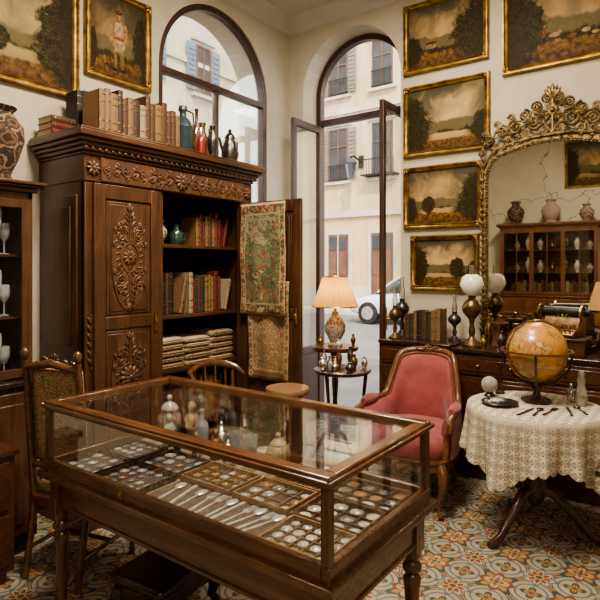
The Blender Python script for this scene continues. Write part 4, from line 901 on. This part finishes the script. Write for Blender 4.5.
for q in (1,-1):
    for (x,z,r_,sg,st,th) in ((.135,1.755,.070,1,pi/2,.013),(.12,1.875,.045,-1,-pi/2,.011),(.205,1.82,.045,1,pi/2,.011),(.275,1.735,.058,-1,pi/2,.012),(.305,1.815,.034,1,0,.009),(.38,1.72,.050,1,pi/2,.011),(.42,1.78,.026,-1,pi,.008),(.47,1.655,.044,-1,pi/2,.010),(.515,1.71,.024,1,0,.007),(.545,1.56,.032,1,pi/2,.009),(.06,1.68,.032,1,0,.009),(.20,1.665,.032,-1,pi,.009),(.33,1.645,.028,1,0,.008),(.43,1.60,.026,-1,0,.008),(.548,1.47,.022,1,0,.007)):
        scroll(b,q*x,z,r_,1.8,sg*q,st if q>0 else pi-st,th*1.08,y,n=30)
    b.tube([(0,y,1.655),(q*.05,y,1.72),(q*.09,y,1.81),(q*.15,y,1.84),(q*.2,y,1.77),(q*.27,y,1.79),(q*.33,y,1.73),(q*.42,y,1.73),(q*.46,y,1.665),(q*.52,y,1.635),(q*.55,y,1.54),(q*.54,y,1.38)],[.011,.012,.011,.011,.011,.011,.010,.010,.010,.009,.008,.004],7)
    b.tube([(0,y,1.645),(q*.15,y,1.64),(q*.3,y,1.615),(q*.43,y,1.575),(q*.50,y,1.51),(q*.535,y,1.42),(q*.54,y,1.2)],[.015,.014,.013,.012,.011,.010,.005],7)
    for i in range(20):
        f=i/19; x=.04+.50*f; z=1.72+.06*math.sin(f*9)-.12*f*f; a=pi/2-.9*f+(.9 if i%2 else -.9)
        leaf(b,q*x,z,a if q>0 else pi-a,.055,.018,.009,y-.004)
    for i in range(5): leaf(b,q*.535,1.48-.06*i,(-pi/2+(.5 if i%2 else -.5)),.06,.018,.009,y)
P(t,'carved_crest',b,M['goldd'])
vitrine('tall reddish glazed bookcase against the opposite wall',(X0+.50,1.35,0),1.6,.46,pi/2,zs=1.12,ztop=2.32,bays=3,top=2.40,wm='wBk',wb='wBk')
for (y,h,r_,m) in ((2.72,.42,.15,'urn'),(2.12,.42,.16,'ming2'),(1.55,.3,.12,'ming')):
    vase('vase','large painted porcelain vase on the opposite bookcase',PV(r_,h),M[m],(X0+.27,y,2.40),24)
bookrow(X0+.38,1.42,1.123,1.4,.2,.27,pi/2,'inside the opposite bookcase','books in the opposite bookcase',tm=(.03,.06))
for zz in (1.522,1.922):
    for i in range(7): vase('vase','small porcelain vase inside the opposite bookcase',PV(.055,.16+.06*(i%3)),M[['porc','ming','bronze','ming2'][(i+int(zz*10))%4]],(X0+.25,1.50+i*.2,zz),16,group='vases in the opposite bookcase')
# ================================================================== ARMCHAIR (faces local -Y)
t=T('armchair','carved bergere armchair with rose pink velvet upholstery','armchair',(3.64,1.645,0),-pi/2+.12)
def plan(s,off=0):
    a=s*math.radians(118); rx,ry=.292+off,.27+off
    x=rx*math.copysign(abs(math.sin(a))**.72,math.sin(a)); y=ry*math.copysign(abs(math.cos(a))**.85,math.cos(a))
    if abs(s)>.55: y-= (abs(s)-.55)*.26; x+=math.copysign((abs(s)-.55)*.10,s)
    return x,y
def hgt(s):
    f=min(max((abs(s)-.28)/.30,0),1); f=f*f*(3-2*f)
    return .965-.05*(min(abs(s),.4)/.4)**2-.285*f-.03*max(0,abs(s)-.64)
def lean(s,h,z0=.45): return .16*max(0,h-z0)*max(0,math.cos(s*2.2))
N=64; rows=[]
for i in range(N+1):
    s=-1+2*i/N; h=hgt(s); z0=.36; pr=[]
    for (off,f) in ((-.03,0),(-.05,.25),(-.070,.5),(-.065,.75),(-.048,.92),(-.012,.985),(.018,.985),(.022,.6),(.018,0)):
        x,y=plan(s,off); z=z0+(h-z0)*f; pr.append((x,y+lean(s,z),z))
    rows.append(pr)
k=len(rows[0]); vs=[p for pr in rows for p in pr]; fs=[]
for i in range(N):
    for j in range(k-1): fs.append((i*k+j,i*k+j+1,(i+1)*k+j+1,(i+1)*k+j))
fs.append(tuple(range(k))); fs.append(tuple(N*k+j for j in range(k-1,-1,-1)))
b=MB(); b.add(vs,fs,0,True); P(t,'backrest',b,M['vel'],label='curved rose velvet back and sides')
pts=[]
for i in range(N+1):
    s=-1+2*i/N; x,y=plan(s,.003); h=hgt(s); pts.append((x,y+lean(s,h),h+.004))
fx,fy=plan(1,0); ze=hgt(1)
front=lambda q:[(q*(fx+.006),fy-.04,ze-.002),(q*(fx+.018),fy-.075,ze-.02),(q*(fx+.018),fy-.075,ze-.055),(q*(fx+.004),fy-.045,ze-.075),(q*(fx-.012),fy-.005,.52),(q*(fx-.016),fy-.01,.45),(q*(fx-.02),fy-.03,.36)]
pts2=front(-1)[::-1]+pts[1:-1]+front(1)
b=MB(); b.tube(pts2,.024,8)
inner=[]
for i in range(8,N-7):
    s=-1+2*i/N; x,y=plan(s,-.028); h=hgt(s)-.022; inner.append((x,y+lean(s,h),h))
b.tube(inner,.008,6)
P(t,'top_rail',b,M['wSh'],label='carved show-wood rail')
x,y,z=pts[N//2]; b=MB(); b.M=Matrix.Translation((0,y-.020,0)); flower(b,0,z+.006,.038,0)
for q in (1,-1): scroll(b,q*.06,z,.028,1,q,0,.009); leaf(b,q*.03,z,0 if q>0 else pi,.10,.03,.013)
P(t,'crest_carving',b,M['wSh'])
for q in (1,-1):
    pp=[plan(q*s,-.006) for s in (.70,.78,.86,.94)]; b=MB(); b.tube([(px,py,hgt(.85)+.026) for px,py in pp],[.022,.036,.036,.022],10); P(t,'arm_pad',b,M['vel'])
out=[( .0,-.41),(.10,-.408),(.20,-.39),(.28,-.35),(.31,-.27),(.31,-.1),(.29,.05),(.24,.18),(.14,.25),(0,.26)]; out=out+[(-x,y) for x,y in out[-2:0:-1]]
b=MB(); b.prism([(x*1.03,y*1.02) for x,y in out],.295,.36,axis='z'); b.prism([(x*1.05,y*1.035) for x,y in out],.345,.362,axis='z')
b.M=Matrix.Translation((0,-.425,0)); flower(b,0,.325,.03,0)
for q in (1,-1): scroll(b,q*.05,.318,.02,1.2,q,0,.006)
P(t,'seat_rail',b,M['wSh'],bevel=.008)
b=MB(); b.pad([(x*.93,y*.97-.004) for x,y in out],.362,.49,puff=.04); P(t,'seat_cushion',b,M['vel'])
for sg in (-1,1):
    b=MB(); b.tube([(sg*.27,-.335,.34),(sg*.295,-.365,.29),(sg*.305,-.38,.235),(sg*.285,-.36,.15),(sg*.265,-.34,.08),(sg*.27,-.35,.035),(sg*.29,-.38,.014)],[.034,.036,.029,.020,.015,.013,.019],10); leaf(b,sg*.29,.30,-pi/2,.09,.04,.014,-.390); P(t,'leg',b,M['wSh'])
    b=MB(); b.tube([(sg*.19,.22,.33),(sg*.2,.24,.2),(sg*.21,.28,.01)],[.028,.02,.016],10); P(t,'leg',b,M['wSh'])
# ================================================================== ROUND TABLE with lace
TX,TY=3.50,.80
t=T('round_table','round mahogany tripod table under a lace cloth','table',(TX,TY,0))
b=MB(); b.lathe([(0,.73),(.36,.73),(.375,.74),(.38,.755),(.37,.768),(0,.768)],44); P(t,'table_top',b,M['wR'])
b=MB(); b.lathe([(0,.18),(.04,.18),(.06,.23),(.075,.3),(.05,.37),(.03,.4),(.045,.44),(.03,.47),(.03,.6),(.045,.64),(.03,.67),(.09,.73),(0,.73)],20); P(t,'pedestal',b,M['wP'])
for i in range(3):
    a=math.radians(-144+60)+i*2*pi/3; c,s_=math.cos(a),math.sin(a); b=MB(); b.tube([(.02*c,.02*s_,.27),(.1*c,.1*s_,.26),(.2*c,.2*s_,.16),(.3*c,.3*s_,.05),(.37*c,.37*s_,.022),(.40*c,.40*s_,.02)],[.04,.034,.026,.022,.024,.018],10); P(t,'leg',b,M['wP'])
nA=192; prof=[(0.001,0),(.15,0),(.30,0),(.375,0),(.392,-.006)]
def ring(a,t_):
    sq=.5+.5*math.cos(4*(a+.3)); Ld=.26+.13*sq**1.5
    z=-.008-t_*Ld; fold=(.010+.026*t_)*math.cos(13*a+1.2*math.sin(3*a))
    scal=-.018*abs(math.sin(a*24))*(1 if t_>.98 else 0)
    return .396+.012*t_+fold*t_**.6,z+scal
vs=[];uv=[];nr=0;zc=.772; LU=48
for (r,z) in prof:
    for i in range(nA): a=2*pi*i/nA; vs.append((r*math.cos(a),r*math.sin(a),zc+z)); uv.append((r*math.cos(a)/.055,r*math.sin(a)/.055+100))
    nr+=1
K=10
for j in range(1,K+1):
    for i in range(nA):
        a=2*pi*i/nA; r,z=ring(a,j/K); vs.append((r*math.cos(a),r*math.sin(a),zc+z)); uv.append((a/(2*pi)*LU,(-z)/.055+.01))
    nr+=1
fs=[]
for q in range(nr-1):
    for i in range(nA):
        j=(i+1)%nA; fs.append((q*nA+i,q*nA+j,(q+1)*nA+j,(q+1)*nA+i))
me=bpy.data.meshes.new('tablecloth'); me.from_pydata(vs,[],fs); me.materials.append(M['lace']); ul=me.uv_layers.new(name='UVMap')
for p in me.polygons:
    p.use_smooth=True
    us=[uv[me.loops[li].vertex_index] for li in p.loop_indices]
    wrap=max(u[0] for u in us)-min(u[0] for u in us)>LU/2
    side=all(me.loops[li].vertex_index>=(len(prof))*nA for li in p.loop_indices)
    for li,u in zip(p.loop_indices,us):
        uu=u
        if side and wrap and u[0]<1: uu=(u[0]+LU,u[1])
        ul.data[li].uv=uu
o=bpy.data.objects.new('tablecloth',me); COL.objects.link(o); o.location=(TX,TY,0); o['label']='cream lace tablecloth draped over the round table'; o['category']='tablecloth'
zt=.774
t=T('globe','antique ochre terrestrial globe in a wooden stand','globe',(TX+.08,TY+.01,zt))
R0=.178; cz=.315
b=MB(); b.ell((0,0,0),R0,0,48,30); gl=P(t,'globe_ball',b,M['globe'],(0,0,cz)); gl.rotation_euler=(.4,0,.5)
b=MB(); b.M=rz_(math.radians(-50)); b.tube([((R0+.010)*math.cos(a*pi/24),0,cz+(R0+.010)*math.sin(a*pi/24)) for a in range(48)],.005,6,closed=True,flat=2); P(t,'meridian_ring',b,M['brass'])
b=MB(); b.band([((R0+.035)*math.cos(a*pi/24),(R0+.035)*math.sin(a*pi/24)) for a in range(48)],[((R0+.015)*math.cos(a*pi/24),(R0+.015)*math.sin(a*pi/24)) for a in range(48)],0,.012,closed=True)
b.v=[Vector((v[0],v[2],cz-.006+v[1])) for v in b.v]; P(t,'horizon_ring',b,M['wC'])
b=MB(); b.lathe([(0,0),(.085,0),(.09,.012),(.07,.022),(.03,.035),(.018,.06),(.028,.085),(.018,.11),(.015,.125),(0,.125)],24); P(t,'stand_base',b,M['wD'])
for i in range(4):
    a=i*pi/2+.2; b=MB(); c,s_=math.cos(a),math.sin(a); b.tube([(.015*c,.015*s_,.10),(.10*c,.10*s_,.12),(.18*c,.18*s_,.2),((R0+.026)*c,(R0+.026)*s_,cz-.006)],[.009,.008,.007,.007],7); P(t,'support_arm',b,M['wD'])
t=T('stone_ball','grey stone ball on a small dark stand','ornament',(3.555,1.09,zt))
b=MB(); b.lathe([(0,0),(.035,0),(.03,.012),(.022,.02),(.03,.03),(0,.028)],18); P(t,'stand',b,M['wD'])
b=MB(); b.ell((0,0,.075),.052,0,22,14); P(t,'ball',b,M['stone'])
b=MB(); b.lathe([(0,0),(.03,0),(.032,.01),(.012,.02),(.009,.06),(.016,.08),(.009,.1),(.011,.17),(.02,.185),(.018,.2),(0,.195)],16); S('candlestick','small dark turned candlestick on lace cloth','candlestick',b,M['wD'],(3.68,1.06,zt))
t=T('tray','round pewter dish on the lace cloth','tray',(3.375,.975,zt)); b=MB(); b.lathe([(0,.0),(.075,0),(.100,.012),(.108,.018),(.104,.020),(.078,.006),(0,.005)],32); P(t,'dish',b,M['pewter'])
b=MB(); b.tube([(-.1,0,.015),(-.12,.02,.02),(-.12,-.02,.02),(-.1,-.01,.015)],.003,5); P(t,'handle',b,M['pewter'])
b=MB(); b.lathe([(0,0),(.03,0),(.03,.02),(.035,.04),(.03,.09),(.02,.12),(.024,.14),(.022,.16),(.016,.175),(.02,.19),(.014,.205),(0,.21)],20); b.tube([(.025,0,.1),(.035,-.01,.07),(.02,-.03,.06)],.008,6); b.tube([(-.025,0,.1),(-.035,-.01,.07),(-.02,-.03,.06)],.008,6)
S('figurine','grey stoneware bust figurine on the lace cloth','figurine',b,M['stone'],(3.64,.57,zt))
b=MB(); b.lathe([(0,0),(.022,0),(.026,.05),(.02,.07),(.01,.08),(.01,.1),(.014,.105),(0,.11)],16); S('bottle','small glass scent bottle on the lace cloth','bottle',b,M['gware'],(3.72,.64,zt))
def spoon():
    b=MB(); b.prism([(-.09,-.008),(-.097,0),(-.09,.008),(.0,.0038),(.045,.0035),(.045,-.0035),(0,-.0038)],0,.005,axis='z'); b.M=Matrix.Translation((.067,0,.006)); b.ell((0,0,0),(.030,.020,.006),0,14,8); return b
def fork():
    b=MB(); b.prism([(-.09,-.008),(-.097,0),(-.09,.008),(.0,.0038),(.036,.0038),(.048,.014),(.06,.015),(.06,-.015),(.048,-.014),(.036,-.0038),(0,-.0038)],0,.005,axis='z')
    for y in (-.0133,-.0045,.0045,.0133): b.bb(.058,.104,y-.0021,y+.0021,.0,.005)
    return b
def knife():
    b=MB(); b.prism([(-.1,-.008),(-.1,.008),(-.01,.006),(0,.008),(.09,.010),(.105,.0),(.09,-.006),(0,-.007),(-.01,-.006)],0,.005,axis='z'); return b
SPO=spoon().mesh('spoon',M['silverC']); FOR=fork().mesh('fork',M['silverC']); KNI=knife().mesh('knife',M['silverC'])
PSP=spoon().mesh('spoon',M['pewter']); PKN=knife().mesh('knife',M['pewter']); PFO=fork().mesh('fork',M['pewter'])
def cut(kind,loc,rz,where,group,dark=False):
    me=({'spoon':PSP,'fork':PFO,'knife':PKN} if dark else {'spoon':SPO,'fork':FOR,'knife':KNI})[kind]; return S(kind,'old %s %s %s'%('pewter' if dark else 'silver',kind,where),kind,me,None,loc,rz,group)
for i,(kd,x,y,a) in enumerate((('knife',3.28,.80,-.2),('spoon',3.315,.745,.0),('fork',3.36,.69,-.15),('knife',3.44,.60,.3),('spoon',3.50,.55,.5))): cut(kd,(x,y,zt),a,'on the lace tablecloth','cutlery on the lace tablecloth',True)
b=MB(); b.bb(-.05,.05,-.035,.035,0,.003); S('card','small cream paper card on the lace cloth','card',b,M['cream'],(3.40,.83,zt),.4)
t=T('side_table','dark wooden side table standing near the round table','table',(2.72,-.09,0))
b=MB(); b.bb(-.02,.44,-.02,.46,.68,.71); P(t,'table_top',b,M['wD'],bevel=.005)
b=MB(); b.bb(.01,.41,.01,.43,.58,.68); P(t,'apron',b,M['wD'],bevel=.003)
for x in (.03,.39):
    for y in (.03,.41): b=MB(); turned(b,x,y,0,.6,.026); P(t,'leg',b,M['wD'])
# ================================================================== DISPLAY CASE
cx0,cx1,cy0,cy1=1.30,2.03,.85,2.39
t=T('display_case','glass-topped mahogany display case on turned legs','display case',(cx0,cy0,0)); w=cx1-cx0; l=cy1-cy0
b=MB(); fr=.046
b.bb(0,fr,0,l,.962,1.0); b.bb(w-fr,w,0,l,.962,1.0); b.bb(fr,w-fr,0,fr,.962,1.0); b.bb(fr,w-fr,l-fr,l,.962,1.0)
b.bb(-.012,w+.012,-.012,.0,.972,.990); b.bb(-.012,w+.012,l,l+.012,.972,.990); b.bb(-.012,0,-.0,l,.972,.990); b.bb(w,w+.012,0,l,.972,.990)
P(t,'lid_frame',b,M['wC'],bevel=.005)
e=.030
for x in (0.003,w-e-.003):
    for y in (0.003,l-e-.003): b=MB(); b.bb(x,x+e,y,y+e,.735,.962); P(t,'corner_post',b,M['wCz'],bevel=.003)
b=MB(); b.bb(0,w,0,.03,.685,.740); b.bb(0,w,l-.03,l,.685,.740); b.bb(0,.03,.03,l-.03,.685,.740); b.bb(w-.03,w,.03,l-.03,.685,.740)
b.bb(-.022,w+.022,-.022,l+.022,.660,.69); P(t,'base_rail',b,M['wC'],bevel=.006)
b=MB(); b.bb(.03,w-.03,.03,l-.03,.69,.70); P(t,'floor_panel',b,M['lin2'])
b=MB(); b.bb(.03,w-.03,.03,.055,.53,.66); b.bb(.03,w-.03,l-.055,l-.03,.53,.66); b.bb(.03,.055,.055,l-.055,.53,.66); b.bb(w-.055,w-.03,.055,l-.055,.53,.66)
b.bb(.022,w-.022,.022,l-.022,.53,.545); P(t,'apron',b,M['wC'],bevel=.004)
for x in (.055,w-.055):
    for y in (.055,l-.055):
        b=MB(); turned(b,x,y,0,.56,.038,n=18); b.bb(x-.036,x+.036,y-.036,y+.036,.5,.66); P(t,'leg',b,M['wCz'])
for i,bbx in enumerate(((fr-.005,w-fr+.005,fr-.005,l-fr+.005,.982,.986),(.012,.016,.03,l-.03,.738,.963),(w-.016,w-.012,.03,l-.03,.738,.963),(.03,w-.03,.012,.016,.738,.963),(.03,w-.03,l-.016,l-.012,.738,.963))):
    b=MB(); b.bb(*bbx); P(t,'glass_pane',b,M['lidg'] if i==0 else M['pane'])
b=MB(); b.bb(-.004,.0,l*.62,l*.62+.03,.695,.73); b.ell((-.006,l*.62+.015,.713),(.004,.005,.008)); P(t,'lock_plate',b,M['brass'])
zf=.7005
b=MB(); b.bb(1.342,1.548,1.175,1.765,zf,zf+.003); S('felt_mat','dark brown felt mat under the cutlery in the case','mat',b,M['rfelt'])
def coin(m):
    b=MB(); b.lathe([(0,0),(.0185,0),(.0195,.001),(.0195,.004),(.0175,.0042),(.017,.0032),(0,.0034)],20); b.ell((.001,0,.0034),(.007,.009,.0018),0,8,4); b.ell((0,.009,.0034),(.004,.004,.0016),0,8,4); return b.mesh('coin',m)
M['coinS']=mat('old_silver_coin',(.80,.77,.70),(.36,.33,.28),.36,.7,90,.3,lo=.4,hi=.64)
M['coinD']=mat('blackened_silver_coin',(.46,.43,.38),(.15,.13,.115),.36,.7,90,.3,lo=.4,hi=.62)
M['coinP']=mat('pale_enamel_medal',(.58,.52,.41),(.36,.29,.19),.3,0,70,.2,lo=.4,hi=.64)
CO=[(coin(M['coinS']),'silver'),(coin(M['copper']),'copper'),(coin(M['brass']),'brass'),(coin(M['coinD']),'dark silver'),(coin(M['coinP']),'pale enamelled')]
def tray(x0,x1,y0,y1,kind,nx,ny,pal,big=1.0):
    wood_m=M['wD'] if kind=='black' else M['wL'] if kind=='wood' else M['wC']
    b=MB(); a=.006
    b.bb(x0,x1,y0,y1,zf,zf+.006,1); b.bb(x0,x1,y0,y0+a,zf,zf+.026); b.bb(x0,x1,y1-a,y1,zf,zf+.026); b.bb(x0,x0+a,y0+a,y1-a,zf,zf+.026); b.bb(x1-a,x1,y0+a,y1-a,zf,zf+.026)
    if kind!='black':
        for i in range(1,nx): x=x0+(x1-x0)*i/nx; b.bb(x-.0015,x+.0015,y0,y1,zf,zf+.014)
        for i in range(1,ny): y=y0+(y1-y0)*i/ny; b.bb(x0,x1,y-.0015,y+.0015,zf,zf+.014)
    lab={'black':'dark felt-lined coin tray','wood':'light wooden partitioned collector tray','red':'mahogany partitioned collector tray'}[kind]
    S('coin_tray',lab+' inside the display case','tray',b,[wood_m,M['felt']],group='trays in the display case')
    for i in range(nx):
        for j in range(ny):
            me,nm=CO[R.choice(pal)]; x=x0+(x1-x0)*(i+.5)/nx; y=y0+(y1-y0)*(j+.5)/ny; s=R.uniform(.70,1.03)*big
            if R.random()<.09: continue
            jx=R.uniform(-.003,.003) if kind=='black' else 0
            o=S('coin','old %s coin in a %s'%(nm,lab),'coin',me,None,(x+jx,y+jx,zf+.0062),R.uniform(0,6),group='coins in a '+lab); o.scale=(s,s,1.2)
for a in [(1.345,1.545,2.08,2.33,'black',3,4,[0,0,0,3,1],1.35),(1.345,1.545,1.78,2.06,'black',4,5,[0,0,3,4,1],1.1),
          (1.555,1.755,2.08,2.33,'black',4,5,[0,3,2],1.05),(1.555,1.755,1.79,2.06,'black',3,4,[0,1,3,0],1.4),
          (1.555,1.755,1.49,1.77,'wood',4,5,[0,3,1,2],1.1),(1.555,1.755,1.20,1.47,'wood',3,4,[0,3,1,0],1.35),(1.555,1.755,.90,1.18,'red',3,4,[4,0,3],1.4),
          (1.345,1.545,.90,1.16,'wood',4,5,[0,0,3],1.1),(1.765,1.97,.90,1.18,'red',3,4,[4,0,1,3],1.4),(1.765,1.97,1.20,1.44,'wood',4,5,[4,0,3,1],1.0)]: tray(*a)
for i,(yy,a,kd) in enumerate(((1.225,-.30,'spoon'),(1.262,-.22,'fork'),(1.305,-.20,'spoon'),(1.345,-.12,'fork'),(1.40,-.05,'knife'),(1.43,.02,'spoon'),(1.485,.06,'fork'),(1.525,.16,'fork'),(1.585,.10,'spoon'),(1.64,.24,'knife'),(1.70,.18,'spoon'))):
    cut(kd,(1.447+R.uniform(-.006,.006),yy,zf+.0032),a+(pi if i in (4,9) else 0),'laid in the display case','cutlery in the display case')
XS=1.885
t=T('ginger_jar','patterned porcelain lidded jar inside the display case','jar',(XS+.03,2.26,zf))
kk=.95
b=MB(); b.lathe([(r_*kk,z_*kk) for r_,z_ in ((0,0),(.04,0),(.045,.01),(.066,.07),(.062,.125),(.04,.155),(.04,.165),(0,.165))],24); P(t,'jar_body',b,M['ming2'])
b=MB(); b.lathe([(r_*kk,z_*kk) for r_,z_ in ((.048,.16),(.05,.17),(.034,.192),(.011,.206),(.009,.214),(.017,.226),(.011,.24),(0,.244))],20); P(t,'lid',b,M['porc'])
def bust(label,loc,m,h=.15):
    k=h/.15; t=T('figurine',label,'figurine',loc)
    b=MB(); b.lathe([(0,0),(.03*k,0),(.03*k,.012*k),(.02*k,.02*k),(0,.02*k)],16); P(t,'plinth',b,M['wD'])
    b=MB(); b.lathe([(0,.018*k),(.026*k,.02*k),(.02*k,.05*k),(.03*k,.085*k),(.022*k,.1*k),(.01*k,.108*k),(.009*k,.115*k),(0,.116*k)],16); b.ell((0,0,.13*k),(.016*k,.018*k,.02*k)); b.tube([(.026*k,0,.09*k),(.035*k,-.01*k,.065*k),(.015*k,-.03*k,.06*k)],.007*k,6); b.tube([(-.026*k,0,.09*k),(-.035*k,-.01*k,.065*k),(-.015*k,-.03*k,.05*k)],.007*k,6); P(t,'figure',b,M[m]); return t
bust('small ivory-coloured figurine in the display case',(XS-.05,2.17,zf),'porc',.16)
bust('tan stoneware figurine in the display case',(XS+.06,2.12,zf),'tan',.21)
bust('small bronze figurine in the display case',(XS-.05,1.84,zf),'copper',.14)
bust('tiny terracotta figurine in the display case',(XS-.09,1.93,zf),'tan',.12)
def lidpot(label,loc,m,k):
    t=T('lidded_pot',label,'pot',loc); b=MB(); b.lathe([(r_*k,z*k) for r_,z in ((0,0),(.03,0),(.028,.012),(.05,.045),(.055,.075),(.045,.1),(.03,.11),(0,.11))],22); P(t,'pot_body',b,M[m])
    b=MB(); b.lathe([(r_*k,z*k) for r_,z in ((.034,.106),(.036,.114),(.02,.132),(.007,.14),(.012,.152),(0,.165))],18); P(t,'lid',b,M[m])
    for q in (1,-1): b=MB(); b.tube([(q*.05*k,0,.085*k),(q*.075*k,0,.09*k),(q*.075*k,0,.06*k),(q*.052*k,0,.06*k)],.005*k,6); P(t,'handle',b,M[m])
lidpot('carved pale stoneware lidded pot in the display case',(XS+.01,1.51,zf),'tan',1.05)
lidpot('small silver lidded sugar pot in the display case',(XS-.08,1.73,zf),'silver',.75)
lidpot('silver lidded pot in the display case',(XS+.05,1.90,zf),'silver',.9)
vase('bottle','clear cut-glass scent bottle in the display case',PB(.034,.19),M['gwW'],(XS+.03,2.015,zf),cat='bottle')
for y in (1.80,1.71): vase('tumbler','clear glass tumbler in the display case',[(0,0),(.03,0),(.038,.11),(.036,.11),(.028,.006),(0,.006)],M['gwW'],(XS+.05,y,zf),cat='glass')
vase('tumbler','silver beaker in the display case',[(0,0),(.028,0),(.036,.09),(.034,.09),(.026,.006),(0,.006)],M['silver'],(XS-.06,1.62,zf),cat='cup')
vase('vase','tiny green glazed vase in the display case',PV(.028,.11),M['green'],(XS-.10,2.05,zf))
vase('bowl','small porcelain footed bowl in the display case',[(0,0),(.02,0),(.018,.015),(.04,.04),(.045,.06),(.042,.06),(.03,.035),(0,.02)],M['porc'],(XS+.05,1.62,zf),cat='bowl')
t=T('footstool','dark carved wooden footstool on the floor under the case','footstool',(1.66,1.98,0),.1)
b=MB(); b.bb(-.2,.2,-.16,.16,.2,.25); b.bb(-.18,.18,-.14,.14,.12,.2); P(t,'top',b,M['wD'],bevel=.02)
for x in (-.16,.16):
    for y in (-.12,.12): b=MB(); b.tube([(x,y,.17),(x*1.15,y*1.15,.1),(x*1.05,y*1.05,.05),(x*1.2,y*1.2,.018)],[.035,.032,.02,.018],8); P(t,'leg',b,M['wD'])
# ================================================================== LIGHTS / WORLD / CAMERA
def area(name,loc,rot,sx,sy,e,col):
    L=bpy.data.lights.new(name,'AREA'); L.shape='RECTANGLE'; L.size=sx; L.size_y=sy; L.energy=e; L.color=col
    o=bpy.data.objects.new(name,L); COL.objects.link(o); o.location=loc; o.rotation_euler=rot; return o
area('added_fill_light',(1.6,1.4,4.1),(0,0,0),.6,.6,125,(1,.88,.73))  # added warm fill below the ceiling above the case, no fixture modelled
area('added_fill_light',(3.1,1.5,4.1),(0,0,0),.7,.7,44,(1,.88,.73))  # second added overhead fill, out of view, deeper in the room
area('added_fill_light',(-.6,-1.2,3.6),(math.radians(50),0,math.radians(-50)),1.2,1.2,26,(1,.88,.73))  # added back fill behind the camera, tilted into the room
L=bpy.data.lights.new('sun','SUN'); L.energy=3.7; L.angle=.02; L.color=(1,.91,.77); o=bpy.data.objects.new('sun',L); COL.objects.link(o); o.rotation_euler=Vector((-.62,-.52,.75)).to_track_quat('Z','Y').to_euler()
wd=bpy.data.worlds.new('sky'); scene.world=wd; wd.use_nodes=True; nt=wd.node_tree; bg=nt.nodes['Background']; bg.inputs[0].default_value=(.84,.90,1,1); bg.inputs[1].default_value=3.8
cam=bpy.data.cameras.new('camera'); co=bpy.data.objects.new('camera',cam); COL.objects.link(co); co.location=(0,0,1.6); co.rotation_euler=(pi/2,0,math.radians(-53.75)); cam.lens=32.64; cam.sensor_width=36; cam.shift_y=-.0533; cam.clip_start=.05; cam.clip_end=200
scene.camera=co
try:
    scene.view_settings.view_transform='AgX'; scene.view_settings.look='AgX - Medium High Contrast'; scene.view_settings.exposure=.5
except Exception as ex: print(ex)
